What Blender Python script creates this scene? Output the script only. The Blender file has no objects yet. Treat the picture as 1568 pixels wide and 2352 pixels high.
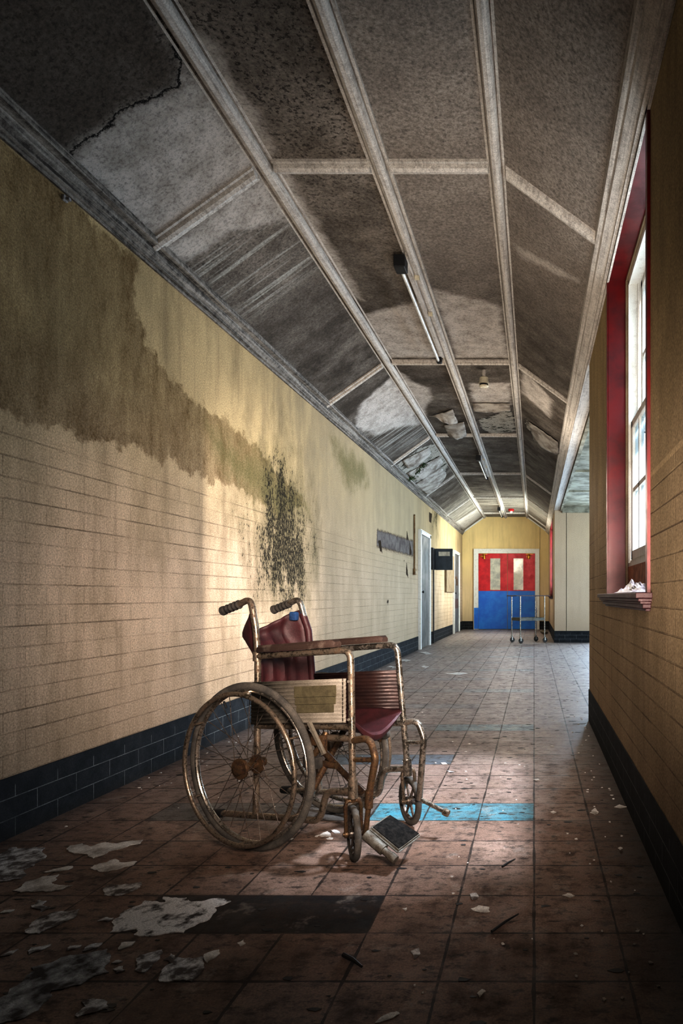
import bpy, bmesh, math, random
import numpy as np
from mathutils import Vector, Matrix, Quaternion
from mathutils.geometry import tessellate_polygon
from mathutils import noise as mnoise

random.seed(7)
C = bpy.context.scene.collection
F, VX, VY, H = 1531.0, 1226.0, 1370.0, 0.92          # calibrated focal length, vanishing point, eye height
XL, XR = -2.0, 0.41                                    # corridor walls
YB, YE = -1.6, 18.6                                    # back and end walls
YC0, YC1 = 4.94, 13.3                                  # opening of the side wing

# ------------------------------------------------------------------ node helpers
def new_mat(name):
    m = bpy.data.materials.new(name); m.use_nodes = True
    nt = m.node_tree; nt.nodes.clear()
    out = nt.nodes.new('ShaderNodeOutputMaterial')
    b = nt.nodes.new('ShaderNodeBsdfPrincipled')
    nt.links.new(b.outputs[0], out.inputs[0])
    return m, nt, b
class G:
    """tiny node-graph builder"""
    def __init__(s, nt): s.nt = nt
    def put(s, sock, v):
        if isinstance(v, bpy.types.NodeSocket): s.nt.links.new(v, sock)
        elif v is not None: sock.default_value = v
    def pos(s): return s.nt.nodes.new('ShaderNodeNewGeometry').outputs['Position']
    def obj(s): return s.nt.nodes.new('ShaderNodeTexCoord').outputs['Object']
    def attr(s, n):
        a = s.nt.nodes.new('ShaderNodeAttribute'); a.attribute_name = n; return a.outputs['Fac']
    def m(s, op, a, b=None, c=None, clamp=False):
        n = s.nt.nodes.new('ShaderNodeMath'); n.operation = op; n.use_clamp = clamp
        for i, v in enumerate((a, b, c)):
            if v is not None: s.put(n.inputs[i], v)
        return n.outputs[0]
    def sep(s, v):
        n = s.nt.nodes.new('ShaderNodeSeparateXYZ'); s.put(n.inputs[0], v); return n.outputs
    def comb(s, x, y, z):
        n = s.nt.nodes.new('ShaderNodeCombineXYZ')
        for i, v in enumerate((x, y, z)): s.put(n.inputs[i], v)
        return n.outputs[0]
    def scale(s, v, sc):
        n = s.nt.nodes.new('ShaderNodeVectorMath'); n.operation = 'MULTIPLY'
        s.put(n.inputs[0], v); n.inputs[1].default_value = sc; return n.outputs[0]
    def noise(s, v, sc, det=4, rough=.6, dist=0):
        n = s.nt.nodes.new('ShaderNodeTexNoise')
        s.put(n.inputs['Vector'], v); n.inputs['Scale'].default_value = sc
        n.inputs['Detail'].default_value = min(det, 4.5); n.inputs['Roughness'].default_value = rough
        n.inputs['Distortion'].default_value = dist
        return n.outputs[0]
    def white(s, v):
        n = s.nt.nodes.new('ShaderNodeTexWhiteNoise'); s.put(n.inputs['Vector'], v); return n.outputs['Value']
    def voro(s, v, sc, feat='F1'):
        n = s.nt.nodes.new('ShaderNodeTexVoronoi'); n.feature = feat
        s.put(n.inputs['Vector'], v); n.inputs['Scale'].default_value = sc
        return n.outputs['Distance']
    def rng(s, v, a, b, lo=0., hi=1., smooth=False):
        n = s.nt.nodes.new('ShaderNodeMapRange'); n.clamp = True
        if smooth: n.interpolation_type = 'SMOOTHSTEP'
        s.put(n.inputs['Value'], v)
        for k, x in (('From Min', a), ('From Max', b), ('To Min', lo), ('To Max', hi)): s.put(n.inputs[k], x)
        return n.outputs[0]
    def mix(s, f, a, b, mode='MIX'):
        n = s.nt.nodes.new('ShaderNodeMix'); n.data_type = 'RGBA'; n.blend_type = mode
        s.put(n.inputs[0], f)
        for i, v in ((6, a), (7, b)):
            if isinstance(v, tuple) and len(v) == 3: v = (*v, 1)
            s.put(n.inputs[i], v)
        return n.outputs[2]
    def bump(s, h, strength=.3, dist=.01, nrm=None):
        n = s.nt.nodes.new('ShaderNodeBump'); n.inputs['Strength'].default_value = strength
        n.inputs['Distance'].default_value = dist; s.put(n.inputs['Height'], h)
        if nrm is not None: s.put(n.inputs['Normal'], nrm)
        return n.outputs[0]
def simple(name, col, col2=None, rough=.6, metal=0., sc=18., lo=.42, hi=.62, grain=.25, bump=.15, spec=.5):
    m, nt, b = new_mat(name); g = G(nt); v = g.obj()
    col2 = col2 or tuple(c*.55 for c in col)
    n = g.rng(g.noise(v, sc, 6, .65), lo, hi)
    c = g.mix(n, col, col2)
    fine = g.rng(g.noise(v, 260, 2, .7), .3, .7, 1-grain, 1+grain)
    c = g.mix(1.0, c, g.comb(fine, fine, fine), 'MULTIPLY')
    g.put(b.inputs['Base Color'], c)
    g.put(b.inputs['Roughness'], g.rng(n, 0, 1, rough, min(1, rough+.15)))
    g.put(b.inputs['Metallic'], metal); b.inputs['Specular IOR Level'].default_value = spec
    if bump: g.put(b.inputs['Normal'], g.bump(g.noise(v, sc*6, 4, .7), bump, .004))
    return m
def rusty(name, chrome=(.42, .385, .335), lo=.40, hi=.58, sc=24., rust=(.092, .044, .018), dark=(.026, .014, .009)):
    m, nt, b = new_mat(name); g = G(nt); v = g.obj()
    n = g.m('ADD', g.m('MULTIPLY', g.noise(v, sc, 6, .7), .55), g.m('MULTIPLY', g.noise(v, sc*4.5, 5, .75), .45))
    f = g.rng(n, lo, hi)
    r = g.mix(g.rng(g.noise(v, 70, 6, .7), .38, .62), dark, rust)
    fine = g.rng(g.noise(v, 300, 2, .7), .3, .7, .75, 1.25)
    c = g.mix(1.0, g.mix(f, chrome, r), g.comb(fine, fine, fine), 'MULTIPLY')
    g.put(b.inputs['Base Color'], c)
    g.put(b.inputs['Metallic'], g.rng(f, 0, 1, .95, .25))
    g.put(b.inputs['Roughness'], g.rng(f, 0, 1, .24, .8))
    g.put(b.inputs['Normal'], g.bump(n, .35, .002))
    return m

# ------------------------------------------------------------------ object helpers
def mesh_obj(name, bm, mat, parent=None, smooth=False, kind=None):
    me = bpy.data.meshes.new(name)
    bmesh.ops.recalc_face_normals(bm, faces=bm.faces[:])
    bm.to_mesh(me); bm.free()
    if smooth:
        me.polygons.foreach_set('use_smooth', [True]*len(me.polygons))
        me.set_sharp_from_angle(angle=math.radians(40))
    me.materials.append(mat)
    o = bpy.data.objects.new(name, me); C.objects.link(o)
    if parent: o.parent = parent
    if kind: o['kind'] = kind
    return o
def tag(o, label, cat, group=None):
    o['label'] = label; o['category'] = cat
    if group: o['group'] = group
    return o
def thing(name, label, cat, loc=(0, 0, 0), rz=0, group=None):
    o = bpy.data.objects.new(name, None); C.objects.link(o)
    o.location = loc; o.rotation_euler = (0, 0, rz); o.empty_display_size = .1
    return tag(o, label, cat, group)
def struct_empty(name, loc=(0, 0, 0)):
    o = bpy.data.objects.new(name, None); C.objects.link(o); o.location = loc; o['kind'] = 'structure'
    return o
def box(bm, x0, x1, y0, y1, z0, z1, bev=0):
    r = bmesh.ops.create_cube(bm, size=1)
    vs = r['verts']
    for v in vs:
        v.co = Vector(((x0+x1)/2+v.co.x*(x1-x0), (y0+y1)/2+v.co.y*(y1-y0), (z0+z1)/2+v.co.z*(z1-z0)))
    if bev:
        es = list({e for v in vs for e in v.link_edges})
        bmesh.ops.bevel(bm, geom=es, offset=bev, segments=2, affect='EDGES', profile=.5)
    return vs
def fillet(pts, rad=.04, n=6):
    """round the inner corners of a polyline; a point may carry its own radius as 4th value"""
    P = [Vector(p[:3]) for p in pts]; R = [(p[3] if len(p) > 3 else rad) for p in pts]
    out = [P[0]]
    for i in range(1, len(P)-1):
        a, b, c = P[i-1], P[i], P[i+1]
        d1, d2 = (a-b), (c-b); l1, l2 = d1.length, d2.length; d1.normalize(); d2.normalize()
        ang = d1.angle(d2)
        if ang > math.pi-.05: out.append(b); continue
        t = min(R[i]/math.tan(ang/2), l1*.49, l2*.49)
        p0, p1 = b+d1*t, b+d2*t
        for k in range(n+1):
            s = k/n
            out.append(p0*(1-s)**2+b*2*s*(1-s)+p1*s*s)
    out.append(P[-1])
    return out
def sweep(bm, pts, r, seg=12, cap=True, closed=False):
    pts = [Vector(p[:3]) for p in pts]; n = len(pts)
    rr = r if isinstance(r, (list, tuple)) else [r]*n
    tang = []
    for i in range(n):
        a = pts[i-1] if (i > 0 or closed) else pts[i]
        b = pts[(i+1) % n] if (i < n-1 or closed) else pts[i]
        tang.append((b-a).normalized())
    nrm = tang[0].orthogonal().normalized(); rings = []
    for i in range(n):
        if i:
            ax = tang[i-1].cross(tang[i])
            if ax.length > 1e-7: nrm = Quaternion(ax.normalized(), tang[i-1].angle(tang[i])) @ nrm
        nrm = (nrm-tang[i]*nrm.dot(tang[i])).normalized(); bi = tang[i].cross(nrm)
        rings.append([bm.verts.new(pts[i]+(nrm*math.cos(2*math.pi*k/seg)+bi*math.sin(2*math.pi*k/seg))*rr[i]) for k in range(seg)])
    m = n if closed else n-1
    for i in range(m):
        A, B = rings[i], rings[(i+1) % n]
        for k in range(seg): bm.faces.new((A[k], A[(k+1) % seg], B[(k+1) % seg], B[k]))
    if cap and not closed:
        bm.faces.new(list(reversed(rings[0]))); bm.faces.new(rings[-1])
def tube(bm, pts, r, rad=.04, seg=12): sweep(bm, fillet(pts, rad), r, seg)
def torus(bm, R, r, y=0, major=72, minor=12, sx=1., ry=None):
    """ring in the local XZ plane (axis Y)"""
    ry = ry or r; rings = []
    for i in range(major):
        a = 2*math.pi*i/major; ca, sa = math.cos(a), math.sin(a)
        rings.append([bm.verts.new(((R+r*math.cos(2*math.pi*k/minor))*ca, y+ry*math.sin(2*math.pi*k/minor), (R+r*math.cos(2*math.pi*k/minor))*sa)) for k in range(minor)])
    for i in range(major):
        A, B = rings[i], rings[(i+1) % major]
        for k in range(minor): bm.faces.new((A[k], A[(k+1) % minor], B[(k+1) % minor], B[k]))
def lathe(bm, prof, axis='Y', seg=24, at=(0, 0, 0)):
    """profile of (radius, height) about an axis"""
    at = Vector(at); rings = []
    for r, h in prof:
        ring = []
        for k in range(seg):
            a = 2*math.pi*k/seg; c, s = r*math.cos(a), r*math.sin(a)
            p = {'Y': (c, h, s), 'Z': (c, s, h), 'X': (h, c, s)}[axis]
            ring.append(bm.verts.new(at+Vector(p)))
        rings.append(ring)
    for A, B in zip(rings, rings[1:]):
        for k in range(seg): bm.faces.new((A[k], A[(k+1) % seg], B[(k+1) % seg], B[k]))
    bm.faces.new(list(reversed(rings[0]))); bm.faces.new(rings[-1])
def prism_y(bm, prof, y0, y1):
    """(x,z) outline extruded along Y"""
    A = [bm.verts.new((x, y0, z)) for x, z in prof]; B = [bm.verts.new((x, y1, z)) for x, z in prof]
    n = len(prof)
    for k in range(n): bm.faces.new((A[k], A[(k+1) % n], B[(k+1) % n], B[k]))
    bm.faces.new(A); bm.faces.new(list(reversed(B)))
def B(): return bmesh.new()

# ------------------------------------------------------------------ plane fits (photo measurements -> metres on the real planes)
def on_x(px, py, X): Y = F*X/(px-VX); return (Y, H-(py-VY)/F*Y)
def on_floor(px, py): Y = F*H/(py-VY); return ((px-VX)/F*Y, Y)
XA, XBm, XC, XD = -2.0, -1.385, -.19, .41                # ceiling folds
ZT, ZS = 3.14, 2.70
def ceil_z(X):
    if X < XBm: return ZT-(XBm-X)*(ZT-ZS)/(XBm-XA)
    if X > XC: return ZT-(X-XC)*(ZT-ZS)/(XD-XC)
    return ZT
def on_ceil(px, py, part):
    a, b = (px-VX)/F, -(py-VY)/F
    if part == 'f': Y = (ZT-H)/b
    elif part == 'l':
        k = (ZT-ZS)/(XBm-XA); Y = (ZT-k*XBm-H)/(b-k*a)
    else:
        k = (ZT-ZS)/(XD-XC); Y = (ZT+k*XC-H)/(b+k*a)
    return (a*Y, Y)
def sdf(P, poly):
    """signed distance, positive inside; P (n,2)"""
    poly = np.array(poly, float); n = len(poly)
    d = np.full(len(P), 1e9); ins = np.zeros(len(P), bool)
    for i in range(n):
        a, b = poly[i], poly[(i+1) % n]; e = b-a; w = P-a
        t = np.clip((w@e)/max(e@e, 1e-12), 0, 1)
        q = w-t[:, None]*e; d = np.minimum(d, (q*q).sum(1))
        c = ((a[1] > P[:, 1]) != (b[1] > P[:, 1]))
        with np.errstate(divide='ignore', invalid='ignore'):
            xi = (b[0]-a[0])*(P[:, 1]-a[1])/(b[1]-a[1])+a[0]
        ins ^= c & (P[:, 0] < xi)
    d = np.sqrt(d); return np.clip(np.where(ins, d, -d), -.6, .6)
def grid_obj(name, us, vs, fn, mat, attrs, kind='structure'):
    """fn(u,v)->xyz ; attrs: name -> list of polygons in (u,v)"""
    U, Vv = np.meshgrid(us, vs, indexing='ij'); P = np.stack([U.ravel(), Vv.ravel()], 1)
    co = fn(P[:, 0], P[:, 1]); nu, nv = len(us), len(vs)
    idx = np.arange(nu*nv).reshape(nu, nv)
    q = np.stack([idx[:-1, :-1], idx[1:, :-1], idx[1:, 1:], idx[:-1, 1:]], -1).reshape(-1, 4)
    me = bpy.data.meshes.new(name)
    me.vertices.add(len(co)); me.vertices.foreach_set('co', co.astype(np.float32).ravel())
    me.loops.add(q.size); me.loops.foreach_set('vertex_index', q.astype(np.int32).ravel())
    me.polygons.add(len(q)); me.polygons.foreach_set('loop_start', np.arange(0, q.size, 4, dtype=np.int32))
    me.update(calc_edges=True); me.validate()
    for k, polys in attrs.items():
        val = np.full(len(P), -.6)
        for p in polys: val = np.maximum(val, sdf(P, p))
        a = me.attributes.new(k, 'FLOAT', 'POINT'); a.data.foreach_set('value', val.astype(np.float32))
    me.materials.append(mat)
    o = bpy.data.objects.new(name, me); C.objects.link(o)
    if kind: o['kind'] = kind
    return o

# ================================================================== MATERIALS
def wall_material(name, left=False, axis='Y', base=(.52, .385, .215), low=(.60, .445, .315), brick_top=1.56, dirt=.62):
    m, nt, b = new_mat(name); g = G(nt); p = g.pos(); x, y, z = g.sep(p)
    u = y if axis == 'Y' else x
    # paint tone: ochre plaster above, pinker cream on the brick
    c = g.mix(g.rng(g.m('ADD', z, g.m('MULTIPLY', g.noise(p, 1.5, 4), .5)), 1.35, 2.25), low, base)
    n1 = g.noise(g.comb(x, g.m('MULTIPLY', y, 1.0), g.m('MULTIPLY', z, .45)), 3.2, 7, .68)
    c = g.mix(g.rng(n1, .40, .74, 0, dirt), c, tuple(k*.38 for k in base))
    # vertical drip streaks
    n2 = g.noise(g.comb(g.m('MULTIPLY', x, 9), g.m('MULTIPLY', y, 9), g.m('MULTIPLY', z, .55)), 1.0, 5, .7)
    c = g.mix(g.rng(n2, .52, .78, 0, .55*dirt+.1), c, (.16, .11, .07))
    low_dirt = g.rng(g.m('ADD', z, g.m('MULTIPLY', n1, .5)), .45, .95, .28, 0)
    c = g.mix(low_dirt, c, (.20, .14, .09))
    # brick joints
    uv = g.comb(u, g.m('ADD', z, .011), 0)
    bt = nt.nodes.new('ShaderNodeTexBrick'); nt.links.new(uv, bt.inputs['Vector'])
    bt.inputs['Scale'].default_value = 1; bt.inputs['Brick Width'].default_value = .228
    bt.inputs['Row Height'].default_value = .0815; bt.inputs['Mortar Size'].default_value = .0042
    bt.inputs['Mortar Smooth'].default_value = .6; bt.offset = .5
    fac = bt.outputs['Fac']
    below = g.rng(z, brick_top-.004, brick_top+.004, 1, 0)
    hard = g.rng(g.noise(g.comb(g.m('MULTIPLY', x, 1.2), g.m('MULTIPLY', y, 1.2), g.m('MULTIPLY', z, 9)), 1.3, 6, .75), .42, .60)
    # bed joints stronger than the painted-over upright joints
    fz = g.m('FRACT', g.m('DIVIDE', g.m('ADD', z, .011), .0815))
    bed = g.m('LESS_THAN', g.m('ABSOLUTE', g.m('SUBTRACT', g.m('FRACT', g.m('ADD', fz, .5)), .5)), .045)
    joint = g.m('MULTIPLY', g.m('MULTIPLY', fac, below), g.m('ADD', g.m('MULTIPLY', bed, .46), .34))
    c = g.mix(g.m('MULTIPLY', joint, g.rng(hard, 0, 1, .08, .9)), c, (.13, .09, .06))
    if left:
        c = g.mix(g.m('MULTIPLY', g.rng(g.m('ADD', y, g.m('MULTIPLY', n1, 2.)), 5.8, 7.6, 0, .6), g.rng(y, 11, 15, 1, .3)), c, (.32, .262, .185))
        p2 = g.noise(p, 5.5, 8, .72)
        fine = g.noise(p, 75, 3, .75)
        damp = g.m('ADD', g.attr('damp'), g.m('MULTIPLY', g.m('SUBTRACT', p2, .5), .34))
        dm = g.rng(damp, -.012, .03, 0, 1, True)
        fade = g.rng(damp, .02, .75, 1, .55)
        mott = g.rng(g.m('ADD', g.m('MULTIPLY', g.noise(g.comb(x, g.m('MULTIPLY', y, 2), z), 4.5, 8, .75), .62), g.m('MULTIPLY', fine, .4)), .37, .64, .28, .92)
        c = g.mix(g.m('MULTIPLY', g.m('MULTIPLY', dm, mott), fade), c, (.13, .078, .030))
        gr = g.m('ADD', g.attr('green'), g.m('MULTIPLY', g.m('SUBTRACT', p2, .5), .5))
        c = g.mix(g.m('MULTIPLY', g.rng(gr, -.06, .22, 0, 1, True), g.rng(fine, .32, .62, .35, .85)), c, (.13, .115, .045))
        # black mould: fine specks whose density follows the mask
        mo = g.rng(g.m('ADD', g.attr('mould'), g.m('MULTIPLY', g.m('SUBTRACT', g.noise(g.comb(x, g.m('MULTIPLY', y, 1.5), g.m('MULTIPLY', z, .8)), 3.0, 8, .72), .5), 1.5)), -.32, .32)
        sp = g.noise(g.comb(x, g.m('MULTIPLY', y, 1.2), g.m('MULTIPLY', z, .75)), 38, 7, .82)
        thr = g.rng(mo, 0, 1, .74, .45)
        spk = g.m('MULTIPLY', g.rng(g.m('SUBTRACT', sp, thr), 0, .035), g.rng(mo, .02, .1))
        c = g.mix(g.m('MULTIPLY', mo, .78), c, (.115, .095, .045))
        c = g.mix(g.m('MULTIPLY', spk, .93), c, (.013, .010, .007))
        # bare plaster scar where a rail was pulled off
        sc = g.m('ADD', g.attr('scar'), g.m('MULTIPLY', g.m('SUBTRACT', g.noise(p, 16, 6, .7), .5), .10))
        c = g.mix(g.rng(sc, -.002, .004), c, g.mix(g.rng(p2, .4, .6), (.20, .17, .15), (.11, .09, .08)))
        edge = g.m('MULTIPLY', g.rng(sc, -.03, -.004), g.rng(sc, .02, 0.0))
        c = g.mix(g.m('MULTIPLY', edge, g.rng(fine, .4, .55)), c, (.05, .03, .015))
        ho = g.m('ADD', g.attr('hole'), g.m('MULTIPLY', g.m('SUBTRACT', g.noise(p, 22, 6, .7), .5), .08))
        c = g.mix(g.rng(ho, -.004, .006), c, (.035, .022, .012))
        joint = g.m('MULTIPLY', joint, g.rng(sc, 0, .01, 1, 0))
    grain = g.rng(g.noise(p, 120, 4, .85), .30, .70, .50, 1.5)
    c = g.mix(1.0, c, g.comb(grain, grain, grain), 'MULTIPLY')
    g.put(b.inputs['Base Color'], c); b.inputs['Roughness'].default_value = .8
    b.inputs['Specular IOR Level'].default_value = .06
    h = g.m('SUBTRACT', g.m('MULTIPLY', g.noise(p, 60, 5, .7), .35), joint)
    lip = g.m('MULTIPLY', g.rng(z, brick_top-.012, brick_top+.006), 1.3)
    h = g.m('ADD', h, lip)
    g.put(b.inputs['Normal'], g.bump(h, .45, .006))
    return m

def skirting_material():
    m, nt, b = new_mat('black_painted_brick'); g = G(nt); p = g.pos(); x, y, z = g.sep(p)
    u = g.m('ADD', x, y)
    bt = nt.nodes.new('ShaderNodeTexBrick'); nt.links.new(g.comb(u, g.m('ADD', z, .006), 0), bt.inputs['Vector'])
    bt.inputs['Scale'].default_value = 1; bt.inputs['Brick Width'].default_value = .228
    bt.inputs['Row Height'].default_value = .079; bt.inputs['Mortar Size'].default_value = .0022
    bt.inputs['Mortar Smooth'].default_value = .3
    mort = g.m('MULTIPLY', bt.outputs['Fac'], g.rng(g.noise(p, 6, 6, .7), .3, .55, .15, 1))
    mort = g.m('MULTIPLY', mort, g.rng(z, .195, .2, 1, 0))
    n = g.noise(p, 7, 7, .7)
    c = g.mix(g.rng(n, .4, .65), (.013, .0145, .017), (.028, .030, .033))
    c = g.mix(mort, c, (.17, .175, .17))
    c = g.mix(g.rng(z, .0, .05, .5, 0), c, (.02, .016, .012))
    gr = g.rng(g.noise(p, 140, 3, .8), .3, .7, .6, 1.4)
    c = g.mix(1.0, c, g.comb(gr, gr, gr), 'MULTIPLY')
    g.put(b.inputs['Base Color'], c); b.inputs['Roughness'].default_value = .7; b.inputs['Specular IOR Level'].default_value = .12
    g.put(b.inputs['Normal'], g.bump(g.m('SUBTRACT', g.noise(p, 40, 4), mort), .3, .004))
    return m

def floor_material():
    m, nt, b = new_mat('vinyl_floor_tiles'); g = G(nt); p = g.pos(); x, y, z = g.sep(p)
    T = .2286
    wob = g.m('MULTIPLY', g.m('SUBTRACT', g.noise(p, 2.5, 3), .5), .006)
    fx = g.m('DIVIDE', g.m('ADD', x, wob), T); fy = g.m('DIVIDE', g.m('SUBTRACT', g.m('ADD', y, wob), 1.8215), T)
    ix, iy = g.m('FLOOR', fx), g.m('FLOOR', fy)
    cell = g.comb(ix, iy, 0); rnd = g.white(cell); rnd2 = g.white(g.comb(iy, ix, 3.))
    c = g.mix(rnd, (.205, .128, .093), (.28, .195, .153))
    c = g.mix(g.rng(rnd2, .6, 1, 0, .35), c, (.22, .15, .12))
    # inlaid strips: every 4th row, alternately slate (x -1.14..-.457) and turquoise (x -.69..0)
    def band(lo, hi): return g.m('MULTIPLY', g.m('GREATER_THAN', ix, lo-.5), g.m('LESS_THAN', ix, hi+.5))
    r8 = g.m('SUBTRACT', iy, g.m('MULTIPLY', g.m('FLOOR', g.m('DIVIDE', iy, 8)), 8))
    slate = g.m('MULTIPLY', g.m('LESS_THAN', r8, .5), band(-5, -3))
    teal = g.m('MULTIPLY', g.m('LESS_THAN', g.m('ABSOLUTE', g.m('SUBTRACT', r8, 4)), .5), band(-3, -1))
    dull = g.m('MULTIPLY', g.m('LESS_THAN', g.m('ABSOLUTE', g.m('SUBTRACT', r8, 4)), .5), band(-7, -4))
    firstrow = g.m('LESS_THAN', iy, 1)
    slc = g.mix(firstrow, (.045, .082, .115), (.012, .011, .012))
    c = g.mix(slate, c, slc)
    c = g.mix(teal, c, g.mix(g.rng(g.noise(p, 14, 6, .7), .4, .66), (.04, .205, .26), (.10, .21, .235)))
    c = g.mix(g.m('MULTIPLY', dull, .8), c, (.10, .105, .10))
    # far strips are worn through
    wear = g.m('MULTIPLY', g.m('ADD', slate, teal), g.rng(y, 4.2, 5.5, 0, .45))
    c = g.mix(wear, c, (.26, .2, .17))
    c = g.mix(g.rng(g.m('ADD', y, g.m('MULTIPLY', g.noise(p, 1.2, 4), 1.5)), 3.4, 6.0, 0, .6), c, (.40, .37, .365))  # far floor paler: wing daylight put into the colour along with dust
    # grime
    n1 = g.noise(p, 2.2, 8, .68); n2 = g.noise(p, 9, 8, .72); n3 = g.noise(g.comb(g.m('MULTIPLY', x, .6), y, z), 30, 6, .75)
    c = g.mix(g.m('MULTIPLY', g.rng(n1, .42, .68, 0, .6), g.rng(y, 2.0, 3.2, 1, .3)), c, (.062, .036, .022))
    c = g.mix(g.m('MULTIPLY', g.rng(n2, .52, .68, 0, .75), g.rng(y, 2.2, 3.6, 1, .45)), c, (.045, .027, .017))
    c = g.mix(g.rng(n3, .54, .64, 0, .85), c, (.025, .016, .011))
    c = g.mix(g.rng(g.noise(g.comb(g.m('MULTIPLY', x, 1.), g.m('MULTIPLY', y, 1.8), z), 16, 4.5, .75), .52, .62, 0, .5), c, (.05, .03, .02))
    c = g.mix(g.rng(g.noise(p, 6.5, 8, .75), .58, .68, 0, .35), c, (.42, .36, .31))
    # dirt against the left wall
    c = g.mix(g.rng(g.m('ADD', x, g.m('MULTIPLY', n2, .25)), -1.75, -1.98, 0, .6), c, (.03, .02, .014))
    near_r = g.m('MULTIPLY', g.rng(g.m('SUBTRACT', x, g.m('MULTIPLY', n2, .3)), .02, .26, 0, .8), g.rng(y, 4.9, 5.1, 1, 0))  # darker strip along the near right wall, ending at the wing opening
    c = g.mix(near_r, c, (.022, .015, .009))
    # joints
    ex = g.m('ABSOLUTE', g.m('SUBTRACT', g.m('FRACT', g.m('ADD', fx, .5)), .5)); ey = g.m('ABSOLUTE', g.m('SUBTRACT', g.m('FRACT', g.m('ADD', fy, .5)), .5))
    e = g.m('MINIMUM', ex, ey)
    wv = g.rng(g.noise(p, 4, 5, .7), .35, .65, .006, .026)
    jt = g.m('MULTIPLY', g.m('LESS_THAN', e, wv), g.rng(g.noise(p, 12, 5), .3, .5, .5, .95))
    c = g.mix(jt, c, (.022, .013, .009))
    # pale specks of plaster dust
    c = g.mix(g.rng(g.noise(p, 85, 3, .6), .74, .78, 0, .8), c, (.6, .56, .5))
    gr = g.rng(g.noise(p, 170, 4, .85), .30, .70, .48, 1.55)
    c = g.mix(1.0, c, g.comb(gr, gr, gr), 'MULTIPLY')
    g.put(b.inputs['Base Color'], c)
    g.put(b.inputs['Roughness'], g.m('ADD', g.rng(n2, .35, .7, .36, .7), g.rng(y, 2.2, 4., .2, 0))); b.inputs['Specular IOR Level'].default_value = .5
    g.put(b.inputs['Normal'], g.bump(g.m('SUBTRACT', g.m('MULTIPLY', n3, .6), jt), .3, .004))
    return m

def ceiling_material():
    m, nt, b = new_mat('mouldy_ceiling_board'); g = G(nt); p = g.pos(); x, y, z = g.sep(p)
    fine = g.noise(p, 62, 4, .8)
    n1 = g.noise(p, 2.6, 8, .7)
    st = g.noise(g.comb(g.m('MULTIPLY', x, 1.1), g.m('MULTIPLY', y, 9), 0), 1.0, 6, .72)
    pale, dark = (.50, .455, .41), (.055, .044, .034)
    mid = g.mix(g.rng(n1, .34, .62), (.22, .19, .16), (.06, .048, .037))
    c = g.mix(g.rng(st, .45, .7, 0, .55), mid, dark)
    # near bays carry round speckle, far bays brushed streaks
    c = g.mix(g.rng(y, 3.4, 5.6, .5, 0), c, (.30, .262, .225))
    c = g.mix(g.rng(g.noise(p, 3.4, 5, .7), .46, .64, 0, .6), c, (.07, .056, .043))
    spk = g.rng(g.noise(p, 52, 3, .7), .545, .60)
    c = g.mix(g.m('MULTIPLY', spk, g.rng(y, 3.0, 4.6, .8, .15)), c, (.02, .016, .013))
    # lighter first bays on the right half
    c = g.mix(g.m('MULTIPLY', g.rng(x, -.85, -.75, 0, .45), g.rng(y, 4, 5.5, 1, .1)), c, (.36, .315, .275))
    pm = g.m('ADD', g.attr('pale'), g.m('MULTIPLY', g.m('SUBTRACT', g.noise(p, 8, 7, .7), .5), .13))
    pf = g.rng(pm, -.03, .05, 0, 1, True)
    pc = g.mix(g.rng(g.noise(p, 7, 7, .72), .42, .68, 0, .6), pale, (.20, .17, .14))
    pc = g.mix(g.rng(fine, .56, .68, 0, .6), pc, (.09, .075, .06))
    c = g.mix(pf, c, pc)
    # streaky washed zone
    sm = g.m('MULTIPLY', g.rng(g.attr('streak'), -.08, .1), g.rng(g.noise(g.comb(g.m('MULTIPLY', x, .9), g.m('MULTIPLY', y, 26), 0), 1.0, 4, .65), .5, .62))
    c = g.mix(g.m('MULTIPLY', sm, .8), c, (.40, .385, .345))
    # broken plaster
    tm = g.m('ADD', g.attr('torn'), g.m('MULTIPLY', g.m('SUBTRACT', g.noise(p, 14, 7, .72), .5), .2))
    tf = g.rng(tm, -.004, .008)
    crk = g.rng(g.noise(g.comb(x, g.m('MULTIPLY', y, 1.6), 0), 8, 5, .7, 1.2), .55, .59)
    tc = g.mix(crk, (.36, .33, .28), (.025, .028, .016))
    c = g.mix(tf, c, tc)
    rim = g.m('MULTIPLY', g.rng(tm, -.035, -.004), g.rng(tm, .01, .0))
    c = g.mix(g.m('MULTIPLY', rim, .7), c, (.02, .015, .012))
    pr = g.m('ADD', g.attr('crack'), g.m('MULTIPLY', g.m('SUBTRACT', g.noise(p, 15, 7, .75), .5), .09))
    ck = g.m('MULTIPLY', g.rng(pr, -.012, -.004), g.rng(pr, .006, 0.0))
    c = g.mix(g.m('MULTIPLY', g.rng(g.attr('crack'), 0, .05), .72), c, (.07, .055, .042))
    c = g.mix(ck, c, (.008, .006, .005))
    # end bays are lighter
    c = g.mix(g.m('MULTIPLY', g.rng(y, 13.5, 15.5, 0, .5), g.rng(st, .35, .65, 1, .2)), c, (.5, .47, .40))
    gr = g.rng(fine, .30, .70, .48, 1.5)
    c = g.mix(1.0, c, g.comb(gr, gr, gr), 'MULTIPLY')
    g.put(b.inputs['Base Color'], c); b.inputs['Roughness'].default_value = .85
    b.inputs['Specular IOR Level'].default_value = .15
    g.put(b.inputs['Normal'], g.bump(g.m('ADD', g.m('MULTIPLY', tf, -1.), g.m('MULTIPLY', st, .3)), .4, .01))
    return m

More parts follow.
